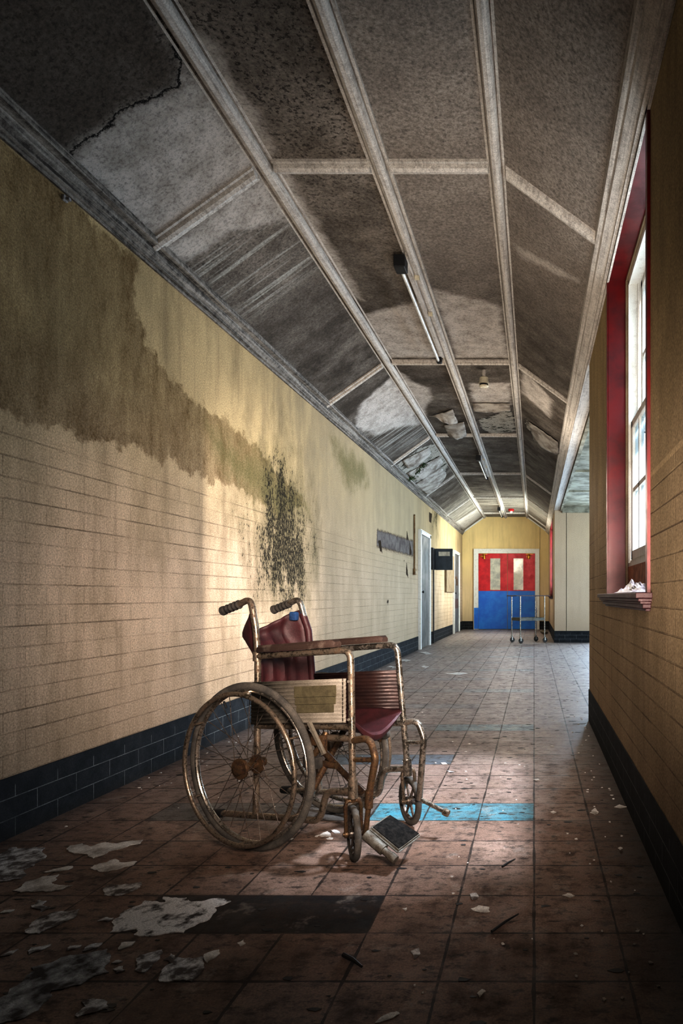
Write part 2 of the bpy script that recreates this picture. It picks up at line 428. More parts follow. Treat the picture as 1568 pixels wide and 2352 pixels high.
M = {}
M['wall_left'] = wall_material('stained_cream_paint_left', True)
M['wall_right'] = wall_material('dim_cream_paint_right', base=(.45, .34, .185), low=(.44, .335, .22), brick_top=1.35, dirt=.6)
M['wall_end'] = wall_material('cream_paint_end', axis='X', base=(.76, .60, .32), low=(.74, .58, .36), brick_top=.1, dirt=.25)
M['wall_wing'] = wall_material('cream_paint_wing', axis='X', base=(.50, .385, .265), low=(.48, .375, .27), brick_top=.1, dirt=.12)
M['skirt'] = skirting_material(); M['floor'] = floor_material(); M['ceil'] = ceiling_material()
def streaky(name, col, col2, lo, hi, sx=2.2):
    m, nt, b = new_mat(name); g = G(nt); v = g.pos(); x, y, z = g.sep(v)
    n = g.noise(g.comb(g.m('MULTIPLY', x, 60), g.m('MULTIPLY', y, sx), g.m('MULTIPLY', z, 60)), 1.0, 7, .72)
    n = g.m('ADD', g.m('MULTIPLY', n, .6), g.m('MULTIPLY', g.noise(v, 26, 5, .75), .4))
    c = g.mix(g.rng(n, lo, hi), col, col2)
    gr = g.rng(g.noise(v, 150, 3, .8), .3, .7, .7, 1.3); c = g.mix(1.0, c, g.comb(gr, gr, gr), 'MULTIPLY')
    g.put(b.inputs['Base Color'], c); b.inputs['Roughness'].default_value = .75; b.inputs['Specular IOR Level'].default_value = .2
    g.put(b.inputs['Normal'], g.bump(n, .3, .004)); return m
M['trim'] = streaky('grimy_white_timber', (.60, .56, .51), (.20, .17, .145), .46, .70)
M['wing_ceil'] = simple('greenish_wing_ceiling', (.34, .315, .235), (.15, .135, .095), .85, sc=4, grain=.35)
M['red'] = simple('dark_red_gloss_paint', (.125, .004, .005), (.07, .002, .003), .32, sc=6, grain=.12, bump=.1)
M['sillred'] = simple('worn_oxblood_paint', (.035, .007, .009), (.16, .115, .115), .45, sc=30, lo=.52, hi=.68, bump=.4)
M['white'] = simple('old_white_gloss', (.70, .69, .64), (.50, .475, .42), .5, sc=22, lo=.52, hi=.8, grain=.15)
M['terra'] = simple('bare_terracotta_board', (.42, .19, .11), (.26, .12, .075), .7, sc=14)
M['doorred'] = simple('bright_red_door_paint', (.56, .012, .022), (.40, .008, .016), .4, sc=5, grain=.12, bump=.05)
M['doorblue'] = simple('bright_blue_door_paint', (.015, .135, .50), (.03, .20, .56), .4, sc=4, grain=.15, bump=.05)
M['greydoor'] = simple('grey_door_paint', (.13, .126, .12), (.095, .092, .088), .5, sc=3, grain=.15)
M['steelgrey'] = simple('blue_grey_enamel', (.045, .06, .07), (.03, .04, .047), .45, sc=6, grain=.15)
M['brass'] = simple('aged_brass', (.62, .33, .07), (.3, .14, .03), .32, .9, sc=25)
M['black'] = simple('black_plastic', (.012, .012, .013), None, .5, sc=20)
M['rubber'] = simple('dusty_black_rubber', (.028, .026, .024), (.07, .062, .053), .75, sc=22)
M['tyre'] = simple('dusty_grey_tyre', (.062, .057, .051), (.12, .108, .092), .85, sc=14)
M['vinyl'] = simple('maroon_vinyl', (.066, .019, .022), (.032, .010, .012), .5, sc=13, lo=.42, hi=.66, bump=.25)
M['pad'] = simple('worn_brown_arm_pad', (.050, .029, .022), (.13, .10, .08), .75, sc=20, lo=.52, hi=.72)
M['alu'] = simple('dull_ribbed_aluminium', (.20, .18, .148), (.14, .122, .095), .6, .1, sc=9)
M['tape'] = simple('olive_brown_tape_residue', (.105, .09, .05), (.075, .062, .034), .8, sc=24)
M['chrome'] = rusty('rust_flecked_chrome', lo=.49, hi=.66)
M['rustchrome'] = rusty('half_rusted_chrome', chrome=(.36, .305, .24), lo=.43, hi=.64)
M['rust'] = rusty('heavy_rust', chrome=(.20, .135, .075), lo=.36, hi=.56)
M['spoke'] = rusty('dull_spoke_steel', chrome=(.20, .18, .16), lo=.42, hi=.6)
M['cream'] = simple('cream_plastic', (.62, .57, .44), (.42, .37, .28), .5, sc=12)
M['tubewhite'] = simple('dusty_tube_glass', (.78, .80, .78), (.5, .5, .48), .25, sc=14, bump=0)
M['flakewhite'] = simple('chalky_paint_flake', (.72, .70, .67), (.30, .27, .24), .85, sc=11, lo=.42, hi=.66, grain=.3, bump=.5)
M['flakegrey'] = simple('dirty_paint_flake', (.72, .72, .72), (.12, .10, .09), .85, sc=21, lo=.40, hi=.58, grain=.3, bump=.6)
M['plaster'] = simple('hanging_plaster_sheet', (.44, .40, .35), (.2, .17, .14), .9, sc=6, bump=.3)
M['tan'] = simple('tan_hardboard', (.24, .18, .11), (.18, .13, .08), .7, sc=6)
M['pipe'] = simple('rusty_brown_conduit', (.25, .16, .07), (.12, .07, .03), .6, sc=12)
M['darkpipe'] = simple('near_black_pipe', (.02, .019, .02), None, .5, sc=12)
M['alarm'] = simple('red_alarm_plastic', (.42, .02, .02), None, .35, sc=12)
M['moss'] = simple('dark_green_moss', (.035, .075, .015), (.01, .03, .006), .95, sc=40, bump=.5)
m, nt, b = new_mat('dirty_window_glass'); g = G(nt)
v = g.obj(); xx, yy, zz = g.sep(v)
dirt = g.rng(g.noise(g.comb(g.m('MULTIPLY', xx, 6), g.m('MULTIPLY', yy, 30), zz), 1.5, 6, .7), .4, .7, .08, .55)
tr = nt.nodes.new('ShaderNodeBsdfTransparent'); tr.inputs[0].default_value = (.86, .94, 1, 1)
df = nt.nodes.new('ShaderNodeBsdfTranslucent'); df.inputs[0].default_value = (.55, .66, .72, 1)
mx = nt.nodes.new('ShaderNodeMixShader'); nt.links.new(dirt, mx.inputs[0]); nt.links.new(tr.outputs[0], mx.inputs[1]); nt.links.new(df.outputs[0], mx.inputs[2])
gl = nt.nodes.new('ShaderNodeBsdfGlossy'); gl.inputs['Roughness'].default_value = .08
mx2 = nt.nodes.new('ShaderNodeMixShader'); mx2.inputs[0].default_value = .06
nt.links.new(mx.outputs[0], mx2.inputs[1]); nt.links.new(gl.outputs[0], mx2.inputs[2])
nt.links.new(mx2.outputs[0], [n for n in nt.nodes if n.type == 'OUTPUT_MATERIAL'][0].inputs[0])
nt.nodes.remove(b); M['glass'] = m
m, nt, b = new_mat('clouded_plastic_film')
b.inputs['Base Color'].default_value = (.34, .29, .29, 1); b.inputs['Roughness'].default_value = .3
b.inputs['Transmission Weight'].default_value = .45; b.inputs['IOR'].default_value = 1.1; M['film'] = m
# vision panel: pale reflections are put into the colour of an opaque pane
M['pane'] = simple('vision_panel_glass', (.60, .58, .48), (.36, .355, .31), .08, sc=5, bump=0, grain=.05)

# ================================================================== ROOM
# floor (corridor + side wing)
bm = B()
def quad(bm, *p): bm.faces.new([bm.verts.new(q) for q in p])
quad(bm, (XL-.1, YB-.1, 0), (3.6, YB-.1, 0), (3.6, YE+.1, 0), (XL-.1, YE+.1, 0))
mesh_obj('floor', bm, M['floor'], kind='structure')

# left wall with surveyed stains
W = lambda pts: [on_x(px, py, XL) for px, py in pts]
damp = W([(20, 330), (140, 430), (262, 545), (318, 600), (308, 690), (340, 780), (375, 850), (430, 905), (540, 975), (600, 1040), (660, 1100),
          (700, 1160), (640, 1190), (560, 1130), (440, 1090), (300, 1030), (150, 1000), (20, 960)])
damp += [(1.9, 1.6), (1.9, 2.8)]
green = [W([(470, 960), (600, 1040), (680, 1110), (720, 1180), (640, 1210), (540, 1120), (480, 1050)]), W([(752, 985), (840, 1060), (850, 1120), (800, 1135), (770, 1070)])]
mould = [W([(612, 1050), (650, 1030), (690, 1130), (720, 1200), (715, 1330), (700, 1390), (640, 1400), (590, 1330), (570, 1250), (560, 1180), (610, 1110)]),
         W([(1000, 1150), (1008, 1165), (1004, 1215), (992, 1210)])]
scar = [W([(866, 1217), (948, 1243), (948, 1277), (865, 1254)])]
hole = [W([(867, 1240), (874, 1240), (878, 1271), (872, 1265)]), W([(934, 1216), (938, 1240), (933, 1240)]), W([(940, 1240), (946, 1272), (940, 1275)]), W([(933, 1286), (938, 1330), (932, 1318)]),
        W([(985, 1176), (992, 1180), (990, 1202), (985, 1198)]), W([(889, 1376), (893, 1380), (891, 1388), (888, 1384)]), W([(902, 1297), (908, 1298), (906, 1300)]), W([(925, 1285), (929, 1287), (928, 1292)])]
damp = [p for p in damp if True]
ys = np.concatenate([np.arange(YB-.1, 2.2, .1), np.arange(2.2, 9, .022), np.arange(9, YE+.1, .035)])
grid_obj('wall_left', ys, np.arange(0, 2.80, .03), lambda u, v: np.stack([np.full_like(u, XL), u, v], 1), M['wall_left'],
         {'damp': [damp], 'green': green, 'mould': mould, 'scar': scar, 'hole': hole})
# keep the left wall solid
bm = B(); box(bm, XL-.25, XL-.01, YB-.1, YE+.1, 0, 2.8); mesh_obj('wall_left_backing', bm, M['wall_wing'], kind='structure')

def wall_with_window(name, y0, y1, mat, win):
    """right-hand wall, 35 cm thick, one rectangular opening (ya, yb, za, zb)"""
    bm = B(); ya, yb, za, zb = win; x0, x1, t = XR, XR+.24, 2.8
    for q in ((y0, ya, 0, t), (yb, y1, 0, t), (ya, yb, 0, za), (ya, yb, zb, t)): box(bm, x0, x1, *q)
    bmesh.ops.remove_doubles(bm, verts=bm.verts, dist=1e-5)
    return mesh_obj(name, bm, mat, kind='structure')
WIN1 = (2.37, 3.65, .93, 2.66); WIN3 = (14.5, 16.7, .93, 2.60)
wall_with_window('wall_right', YB-.1, YC0, M['wall_right'], WIN1)
wall_with_window('wall_far_right', YC1, YE+.1, M['wall_wing'], WIN3)
bm = B(); box(bm, XL-.2, XR+.4, YE, YE+.2, 0, 3.4); mesh_obj('wall_end', bm, M['wall_end'], kind='structure')
bm = B(); box(bm, XL-.2, XR+.4, YB-.3, YB, 0, 3.4); mesh_obj('wall_back', bm, M['wall_right'], kind='structure')
# side wing: far wall with window, right wall with large window, near wall, ceiling
WX = 3.4
bm = B()
for q in ((XR+.23, 1.55, 0, 2.75), (2.75, WX+.2, 0, 2.75), (1.55, 2.75, 0, .25), (1.55, 2.75, 2.35, 2.75)): box(bm, q[0], q[1], YC1, YC1+.2, q[2], q[3])
mesh_obj('wall_wing_far', bm, M['wall_wing'], kind='structure')
bm = B()
for q in ((YC0-.1, 5.3, 0, 2.75), (12.6, YC1+.1, 0, 2.75), (5.3, 12.6, 0, .7), (5.3, 12.6, 2.5, 2.75)): box(bm, WX, WX+.2, *q)
mesh_obj('wall_wing_right', bm, M['wall_wing'], kind='structure')
bm = B(); box(bm, XR+.23, WX+.2, YC0-.2, YC0, 0, 2.75); mesh_obj('wall_wing_near', bm, M['wall_wing'], kind='structure')
bm = B(); box(bm, XR+.1, WX+.2, YC0-.2, YC1+.2, 2.70, 2.80)
mesh_obj('ceiling_wing', bm, M['wing_ceil'], kind='structure')
bm = B()
for k, yy_ in enumerate((6.4, 9.4, 11.2)): box(bm, XR+.12, WX, yy_, yy_+.1, 2.675, 2.699)
prism_y(bm, [(XR+.3, 2.56), (XR+.3, 2.56)][:0] or [(XR+.11, 2.62), (XR+.15, 2.62), (XR+.17, 2.70), (XR+.11, 2.70)], YC0+.01, YC1-.01)
box(bm, XR+.15, WX, YC1-.06, YC1-.001, 2.615, 2.699); box(bm, XR+.15, WX, YC1-.035, YC1-.001, 2.59, 2.615)
mesh_obj('trim_7', bm, M['wing_ceil'], kind='structure')
# corridor ceiling
CE = lambda part, pts: [on_ceil(px, py, part) for px, py in pts]
pale = [CE('l', [(150, 365), (190, 320), (255, 285), (275, 255), (330, 235), (410, 195), (405, 120), (440, 165), (596, 380), (350, 560)]),
        CE('l', [(372, 575), (605, 400), (670, 500), (600, 520), (520, 540), (470, 580), (430, 600)]),
        CE('l', [(812, 985), (826, 930), (900, 862), (950, 935), (965, 975), (900, 985), (870, 1000)]),
        CE('l', [(1045, 1200), (1100, 1165), (1108, 1184), (1066, 1215)]),
        CE('f', [(430, 60), (505, 105), (545, 190), (615, 300), (637, 355), (612, 375), (520, 240)]),
        CE('f', [(620, 395), (660, 395), (760, 560), (835, 690), (800, 680)]),
        CE('f', [(830, 725), (985, 680), (1032, 822), (892, 822)]), CE('f', [(985, 660), (1150, 700), (1170, 822), (1046, 822)]),
        CE('f', [(900, 845), (930, 858), (950, 878), (985, 890), (995, 912), (978, 935), (980, 975), (930, 905)]),
        CE('f', [(1076, 880), (1172, 880), (1174, 930), (1086, 932)]),
        CE('f', [(1130, 0), (1155, 360), (1140, 360), (1110, 60)]),
        CE('r', [(1200, 845), (1270, 920), (1262, 960), (1195, 900)]), CE('r', [(1180, 560), (1330, 640), (1335, 655), (1190, 590)])]
streak = [CE('l', [(385, 600), (650, 500), (740, 600), (590, 720), (480, 690)]), CE('l', [(800, 1000), (960, 960), (990, 1000), (880, 1050)])]
torn = [CE('l', [(908, 1070), (962, 1030), (1002, 1018), (1032, 1060), (1022, 1085), (960, 1112), (935, 1105)]),
        CE('f', [(1098, 965), (1130, 955), (1172, 938), (1180, 960), (1184, 990), (1130, 998), (1106, 985)]),
        CE('r', [(1208, 962), (1222, 985), (1215, 990), (1205, 980)])]
crack = [CE('l', [(150, 365), (190, 320), (255, 285), (275, 255), (330, 235), (410, 195), (405, 120)])+[(-1.36, 2.0), (-1.3, 1.0), (-2.5, 1.0)]]
xs = np.unique(np.concatenate([np.linspace(XA-.02, XBm, 24), np.linspace(XBm, XC, 44), np.linspace(XC, XD+.02, 24)]))
yc = np.concatenate([np.arange(YB-.1, 1.6, .15), np.arange(1.6, 9.5, .025), np.arange(9.5, YE+.1, .06)])
zf = np.vectorize(ceil_z)
grid_obj('ceiling', xs, yc, lambda u, v: np.stack([u, v, zf(u)], 1), M['ceil'], {'pale': pale, 'streak': streak, 'torn': torn, 'crack': crack})
bm = B()                                                  # roof deck above the boards
prism_y(bm, [(XA-.3, 2.9), (XA-.3, 3.4), (XD+.4, 3.4), (XD+.4, 2.9), (XD+.02, ceil_z(XD+.02)+.02), (XC, ZT+.02), (XBm, ZT+.02), (XA-.02, ceil_z(XA-.02)+.02)], YB-.1, YE+.1)
mesh_obj('ceiling_deck', bm, M['wing_ceil'], kind='structure')
# cornices
bm = B()
prism_y(bm, [(XL+.001, 2.635), (XL+.012, 2.635), (XL+.012, 2.652), (XL+.026, 2.657), (XL+.026, 2.672), (XL+.040, 2.684), (XL+.048, 2.702), (XL+.048, 2.712), (XL+.078, 2.722), (XL+.082, 2.752), (XL+.001, 2.699)], YB, YE-.001)
mesh_obj('trim_1', bm, streaky('sooty_grey_cornice', (.36, .32, .275), (.045, .037, .03), .40, .60, 1.2), kind='structure')
bm = B()
prism_y(bm, [(XR-.001, 2.635), (XR-.012, 2.635), (XR-.012, 2.655), (XR-.028, 2.660), (XR-.028, 2.675), (XR-.070, 2.705), (XR-.076, 2.722), (XR-.084, 2.724), (XR-.096, 2.733), (XR-.100, 2.768), (XR-.001, 2.70)], YB, YE-.001)
box(bm, XR, XR+.10, YC0, YC1, 2.64, 2.80)
mesh_obj('trim_2', bm, M['trim'], kind='structure')
# long battens: flat board with a raised torus in the middle
def batten_profile(cx, cz, ang, w=.10):
    pr = [(-w/2, .01), (-w/2, -.016), (-w*.37, -.016), (-w*.36, -.002), (-w*.29, -.002), (-w*.27, -.02), (-w*.22, -.034), (-w*.10, -.043), (w*.10, -.043), (w*.22, -.034), (w*.27, -.02), (w*.29, -.002), (w*.36, -.002), (w*.37, -.016), (w/2, -.016), (w/2, .01)]
    ca, sa = math.cos(ang), math.sin(ang)
    return [(cx+a*ca-h*sa, cz+a*sa+h*ca) for a, h in pr]
sl = math.atan((ZT-ZS)/(XBm-XA)); sr = math.atan((ZT-ZS)/(XD-XC))
for nm, cx, ang, w in (('trim_3', XBm, sl/2, .12), ('trim_4', -.79, 0, .105), ('trim_5', XC, -sr/2, .095)):
    bm = B(); prism_y(bm, batten_profile(cx, ZT-.002, ang, w), YB, YE-.001); mesh_obj(nm, bm, M['trim'], kind='structure')
# cross battens
bm = B()
def cross(y, xa, xb, skip=()):
    pr = [(-.05, .008), (-.05, -.015), (-.034, -.015), (-.033, -.002), (-.026, -.002), (-.02, -.03), (0, -.038), (.02, -.03), (.026, -.002), (.033, -.002), (.034, -.015), (.05, -.015), (.05, .008)]
    rings = []
    for X in (xa, xb): rings.append([bm.verts.new((X, y+a, ceil_z(X)+h)) for a, h in pr])
    A, Bq = rings; n = len(pr)
    for k in range(n): bm.faces.new((A[k], A[(k+1) % n], Bq[(k+1) % n], Bq[k]))
    bm.faces.new(A); bm.faces.new(list(reversed(Bq)))
for i, y in enumerate((.58, 3.43, 6.29, 9.13, 11.98, 14.83, 17.65)):
    if i != 6: cross(y, XL+.05, XBm-.045)
    cross(y, XBm+.05, -.79-.05); cross(y, -.79+.05, XC-.045)
    if i not in (3,): cross(y, XC+.045, XR-.08)
mesh_obj('trim_6', bm, M['trim'], kind='structure')
bm = B(); cross(YE-.06, XL+.05, XBm); cross(YE-.06, XC, XR-.06); mesh_obj('trim_8', bm, M['white'], kind='structure')
# baseboards: black painted brick
def base(name, *bx):
    bm = B()
    for q in bx: box(bm, *q)
    mesh_obj(name, bm, M['skirt'], kind='structure')
base('baseboard_left', (XL-.005, XL+.006, YB, 11.50, 0, .232), (XL-.005, XL+.006, 12.74, 16.36, 0, .232), (XL-.005, XL+.006, 17.68, YE, 0, .232))
base('baseboard_right', (XR-.006, XR+.246, YB, YC0+.006, 0, .232))
base('baseboard_far_right', (XR-.006, XR+.3, YC1-.006, YE, 0, .232))
base('baseboard_wing', (XR+.3, WX, YC1-.006, YC1+.1, 0, .232))
base('baseboard_end', (XL, -1.70, YE-.006, YE+.05, 0, .232), (.16, XR, YE-.006, YE+.05, 0, .232))

# ------------------------------------------------------------------ right-hand sash windows
def sash_window(name, ya, yb, za, zb, arch=True, detail=True):
    r = struct_empty(name, (XR, ya, za))
    def P(nm, bm, mat, par=r):
        o = mesh_obj(nm, bm, mat, par); o.matrix_parent_inverse = Matrix.Translation(-Vector((XR, ya, za))) if par is r else Matrix(); return o
    bm = B(); d = .088                                     # red reveal lining + thin architrave
    box(bm, XR-.004, XR+d, yb-.012, yb+.0, za, zb); box(bm, XR-.004, XR+d, ya, ya+.012, za, zb); box(bm, XR-.004, XR+d, ya, yb, zb-.014, zb)
    for q in ((ya-.022, ya+.012, za+.0, zb+.012), (yb-.006, yb+.012, za+.0, zb+.012), (ya-.022, yb+.012, zb-.014, zb+.012)): box(bm, XR-.012, XR, *q)
    P('reveal_lining', bm, M['red'])
    bm = B()                                               # narrow brown plaster strip, then the white box frame
    box(bm, XR+d, XR+d+.012, yb-.03, yb, za, zb); box(bm, XR+d, XR+d+.012, ya, ya+.03, za, zb); box(bm, XR+d, XR+d+.012, ya, yb, zb-.03, zb)
    P('plaster_strip', bm, M['tan'])
    sx, zs = XR+d+.012, za+.15
    bm = B()
    for q in ((ya, ya+.05, zs, zb), (yb-.05, yb, zs, zb), (ya, yb, zb-.06, zb), (ya, yb, zs, zs+.02)): box(bm, sx, sx+.012, *q)
    for q in ((ya, ya+.035, zs, zb), (yb-.035, yb, zs, zb), (ya, yb, zb-.045, zb), (ya, yb, zs, zs+.035)): box(bm, sx+.012, sx+.125, *q)
    for q in ((ya+.03, ya+.048), (yb-.048, yb-.03)): box(bm, sx+.050, sx+.060, q[0], q[1], zs, zb-.04)
    P('box_frame', bm, M['white'])
    bm = B(); box(bm, sx, sx+.06, ya, yb, za, zs); P('apron_board', bm, M['terra'])
    zm = za+.64*(zb-za) if not detail else za+.90
    def sash(nm, x, z0, z1, rows, cols):
        bm = B(); a, bq, w = ya+.055, yb-.055, .045
        for q in ((a, a+w, z0, z1), (bq-w, bq, z0, z1), (a, bq, z0, z0+.05), (a, bq, z1-.04, z1)): box(bm, x, x+.036, *q, bev=.004)
        for k in range(1, cols): yk = a+(bq-a)*k/cols; box(bm, x+.005, x+.03, yk-.011, yk+.011, z0, z1)
        for k in range(1, rows): zk = z0+(z1-z0)*k/rows; box(bm, x+.005, x+.03, a, bq, zk-.012, zk+.012)
        o = P(nm, bm, M['white'])
        bm = B(); box(bm, x+.015, x+.019, a+.02, bq-.02, z0+.02, z1-.02)
        p_ = mesh_obj('pane', bm, M['glass'], o)
        return o
    sash('lower_sash', sx+.013, zs+.035, zm+.03, 2, 5)
    sash('upper_sash', sx+.066, zm-.03, zb-.045, 2, 5)
    bm = B()                                               # moulded sill board
    o_, e = .045, .045
    def sillpart(dx, dy, z0, z1): box(bm, XR-dx, XR+.001, ya-dy, yb+dy, z0, z1, .003)
    sillpart(.058, .062, za-.016, za+.004); sillpart(.048, .052, za-.028, za-.016); sillpart(.040, .045, za-.036, za-.028); sillpart(.030, .036, za-.052, za-.036); sillpart(.018, .024, za-.062, za-.052)
    box(bm, XR-.002, sx+.002, ya+.001, yb-.001, za-.016, za+.002)
    P('sill', bm, M['sillred'])
    return r
sash_window('window_1', *WIN1); sash_window('window_3', *WIN3, detail=False)
# big wing windows (light source of the corridor)
r = struct_empty('window_2', (WX, 5.3, .7)); bm = B()
for k in range(7): y = 5.3+k*7.3/6; box(bm, .05, .11, y-5.3-.03, y-5.3+.03, 0, 1.8)
for z in (0.03, .9, 1.77): box(bm, .05, .11, 0, 7.3, z-.03, z+.03)
mesh_obj('frame', bm, M['white'], r)
bm = B(); box(bm, .075, .08, 0, 7.3, 0, 1.8); mesh_obj('pane', bm, M['glass'], r)
r = struct_empty('window_4', (1.55, YC1, .25)); bm = B()
for x in (.03, .6, 1.17): box(bm, x-.03, x+.03, .05, .11, 0, 2.1)
for z in (.03, 1.0, 2.07): box(bm, 0, 1.2, .05, .11, z-.03, z+.03)
mesh_obj('frame', bm, M['white'], r)
bm = B(); box(bm, 0, 1.2, .075, .08, 0, 2.1); mesh_obj('pane', bm, M['glass'], r)

# ------------------------------------------------------------------ double doors at the end of the corridor
d1 = struct_empty('door_1', (-.785, YE, 0))
def dp(nm, bm, mat, par=d1): return mesh_obj(nm, bm, mat, par)
s = F/YE
DX = lambda px: (px-VX)/s+.785
DZ = lambda py: H-(py-VY)/s
xl, xr, zt = DX(1089), DX(1237), DZ(1262)
bm = B()
box(bm, xl+.02, DX(1098.5), -.035, -.001, 0, DZ(1271)); box(bm, DX(1228.5), xr-.02, -.035, -.001, 0, DZ(1271)); box(bm, xl+.02, xr-.02, -.035, -.001, DZ(1271), zt-.02)
box(bm, xl-.015, xl+.02, -.05, -.001, 0, zt-.02); box(bm, xr-.02, xr+.015, -.05, -.001, 0, zt-.02); box(bm, xl-.015, xr+.015, -.05, -.001, zt-.02, zt+.015)
dp('door_frame', bm, M['white'])
bm = B(); box(bm, xl-.005, DX(1098.5), -.055, -.036, .02, DZ(1396), .003); dp('bumper_board', bm, M['doorblue'])
bm = B(); box(bm, DX(1228.5), DX(1231.5), -.055, -.036, .02, DZ(1396), .003); dp('bumper_board', bm, M['doorblue'])
zsplit = DZ(1357.3)
for (a, bb, wa, wb, cxp) in ((1098.8, 1164.6, 1125.6, 1148.8, 1110.5), (1165.6, 1228.2, 1179, 1201.4, 1215.5)):
    x0, x1, w0, w1 = DX(a), DX(bb), DX(wa), DX(wb); z0, z1 = DZ(1355.2), DZ(1282.6); top = DZ(1271.5)
    bm = B()
    box(bm, x0, w0, -.03, -.006, zsplit, top); box(bm, w1, x1, -.03, -.006, zsplit, top)
    box(bm, w0, w1, -.03, -.006, z1, top); box(bm, w0, w1, -.03, -.006, zsplit, z0)
    lf = dp('leaf', bm, M['doorred'])
    bm = B(); box(bm, x0, x1, -.03, -.006, .012, zsplit-.0005); mesh_obj('kick_panel', bm, M['doorblue'], lf)
    bm = B(); box(bm, w0-.002, w1+.002, -.02, -.014, z0-.002, z1+.002); mesh_obj('vision_panel', bm, M['pane'], lf)
    bm = B(); cx = DX(cxp); zc = DZ(1278)
    sg = 1 if cxp < 1160 else -1
    box(bm, cx-.10, cx+.10, -.045, -.031, zc+.055, zc+.075, .003)
    lathe(bm, [(.0, -.06), (.03, -.06), (.034, -.05), (.034, .05), (.026, .06), (0, .06)][1:5], 'Z', 16, (cx+sg*.02, -.068, zc))
    lathe(bm, [(.046, -.075), (.046, -.062)], 'Z', 16, (cx+sg*.02, -.068, zc)); box(bm, cx-.09, cx+.05, -.055, -.031, zc-.02, zc+.02, .004)
    mesh_obj('door_closer', bm, M['brass'], lf, smooth=True)
# vision panels carry cream and grey reflections in their colour and are glossy too
# grey doors on the left wall
def side_door(name, y0, y1, top, broken=False):
    r = struct_empty(name, (XL, y0, 0)); L = y1-y0; bm = B()
    for q in ((-.055, 0.03, 0, top+.05), (L-.03, L+.055, 0, top+.05), (-.055, L+.055, top-.01, top+.05)):
        box(bm, .001, .045, *q, bev=.005)
    box(bm, .001, .05, -.075, -.055, 0, top+.05); box(bm, .001, .05, -.075, L+.07, top+.05, top+.065)
    mesh_obj('door_frame', bm, M['white'], r)
    bm = B(); box(bm, .001, .016, .03, L-.03, .01, top-.01); o = mesh_obj('leaf', bm, M['greydoor'], r)
    bm = B(); lathe(bm, [(.008, 0), (.008, .03), (.022, .034), (.024, .05), (.012, .058)], 'X', 12, (.016, .12, 1.0)); mesh_obj('handle', bm, M['darkpipe'], o, smooth=True)
    if broken:
        bm = B(); box(bm, .016, .021, .10, L-.16, .62, .86); mesh_obj('repair_plate', bm, simple('brown_door_plate', (.12, .07, .06)), o)
        bm = B(); box(bm, .016, .03, .2, .6, 1.36, 1.42); box(bm, .016, .03, .55, .75, 1.2, 1.38); mesh_obj('broken_lath', bm, simple('splintered_brown_wood', (.11, .06, .03)), o)
    return r
side_door('door_2', 11.58, 12.60, 2.02); side_door('door_3', 16.45, 17.58, 2.0, True)

# ================================================================== THINGS ON WALLS AND CEILING
bm = B(); tube(bm, [(DX(1239.5)-.785, YE-.005, DZ(1262)), (DX(1239.5)-.785, YE-.005, 2.97)], .005, seg=8)
tag(mesh_obj('cable', bm, M['tan']), 'thin painted cable running up the end wall above right side of the doors', 'cable')
# grey metal cabinet with its door swung open towards the camera
t = thing('wall_cabinet', 'dark blue-grey metal wall cabinet with its door swung out beside the first grey door', 'cabinet', (XL, 12.95, 1.44))
bm = B(); box(bm, .008, .06, -.16, .16, 0, .42, .004); box(bm, .06, .064, -.15, .15, .01, .41); mesh_obj('cabinet_body', bm, M['darkpipe'], t)
bm = B(); box(bm, .062, .402, .155, .180, .0, .42, .006); d = mesh_obj('cabinet_door', bm, M['steelgrey'], t)
bm = B(); box(bm, .125, .345, .152, .1549, .275, .36); o = mesh_obj('label_card', bm, M['cream'], d); o['label'] = 'blank cream label card'
bm = B(); lathe(bm, [(.008, 0), (.008, .006)], 'Y', 10, (.365, .148, .19)); mesh_obj('lock', bm, M['darkpipe'], d)
bm = B(); tube(bm, [(XL+.03, 13.08, .003), (XL+.03, 13.08, 1.437)], .014)
tag(mesh_obj('pipe', bm, M['darkpipe']), 'thin black upright pipe running from cabinet down to floor', 'pipe')
bm = B(); box(bm, XL+.0005, XL+.05, 14.9, 16.30, 1.02, 1.90, .004)
tag(mesh_obj('hardboard_panel', bm, M['tan']), 'plain tan hardboard panel fixed on left wall between cabinet and far grey door', 'panel')
t = thing('light_switch', 'brown conduit with switch box left of first grey door', 'switch', (XL, 11.06, 1.28))
bm = B(); tube(bm, [(.018, 0, .09), (.018, 0, 1.0)], .014); mesh_obj('conduit', bm, M['pipe'], t)
bm = B(); box(bm, .006, .04, -.06, .06, 0, .10, .006); sb = mesh_obj('switch_box', bm, M['pipe'], t)
bm = B(); box(bm, .04, .048, -.01, .012, .035, .06, .002); mesh_obj('rocker', bm, M['cream'], sb)
# small grey bracket on the upper left wall
Yb, Zb = on_x(146, 456, XL)
bm = B(); box(bm, XL+.0, XL+.012, Yb-.014, Yb+.014, Zb-.012, Zb+.012, .003); box(bm, XL+.012, XL+.028, Yb-.006, Yb+.012, Zb-.008, Zb+.004, .003)
tag(mesh_obj('wall_clip', bm, M['flakegrey']), 'tiny grey cable clip high on the left wall under the cornice', 'clip')

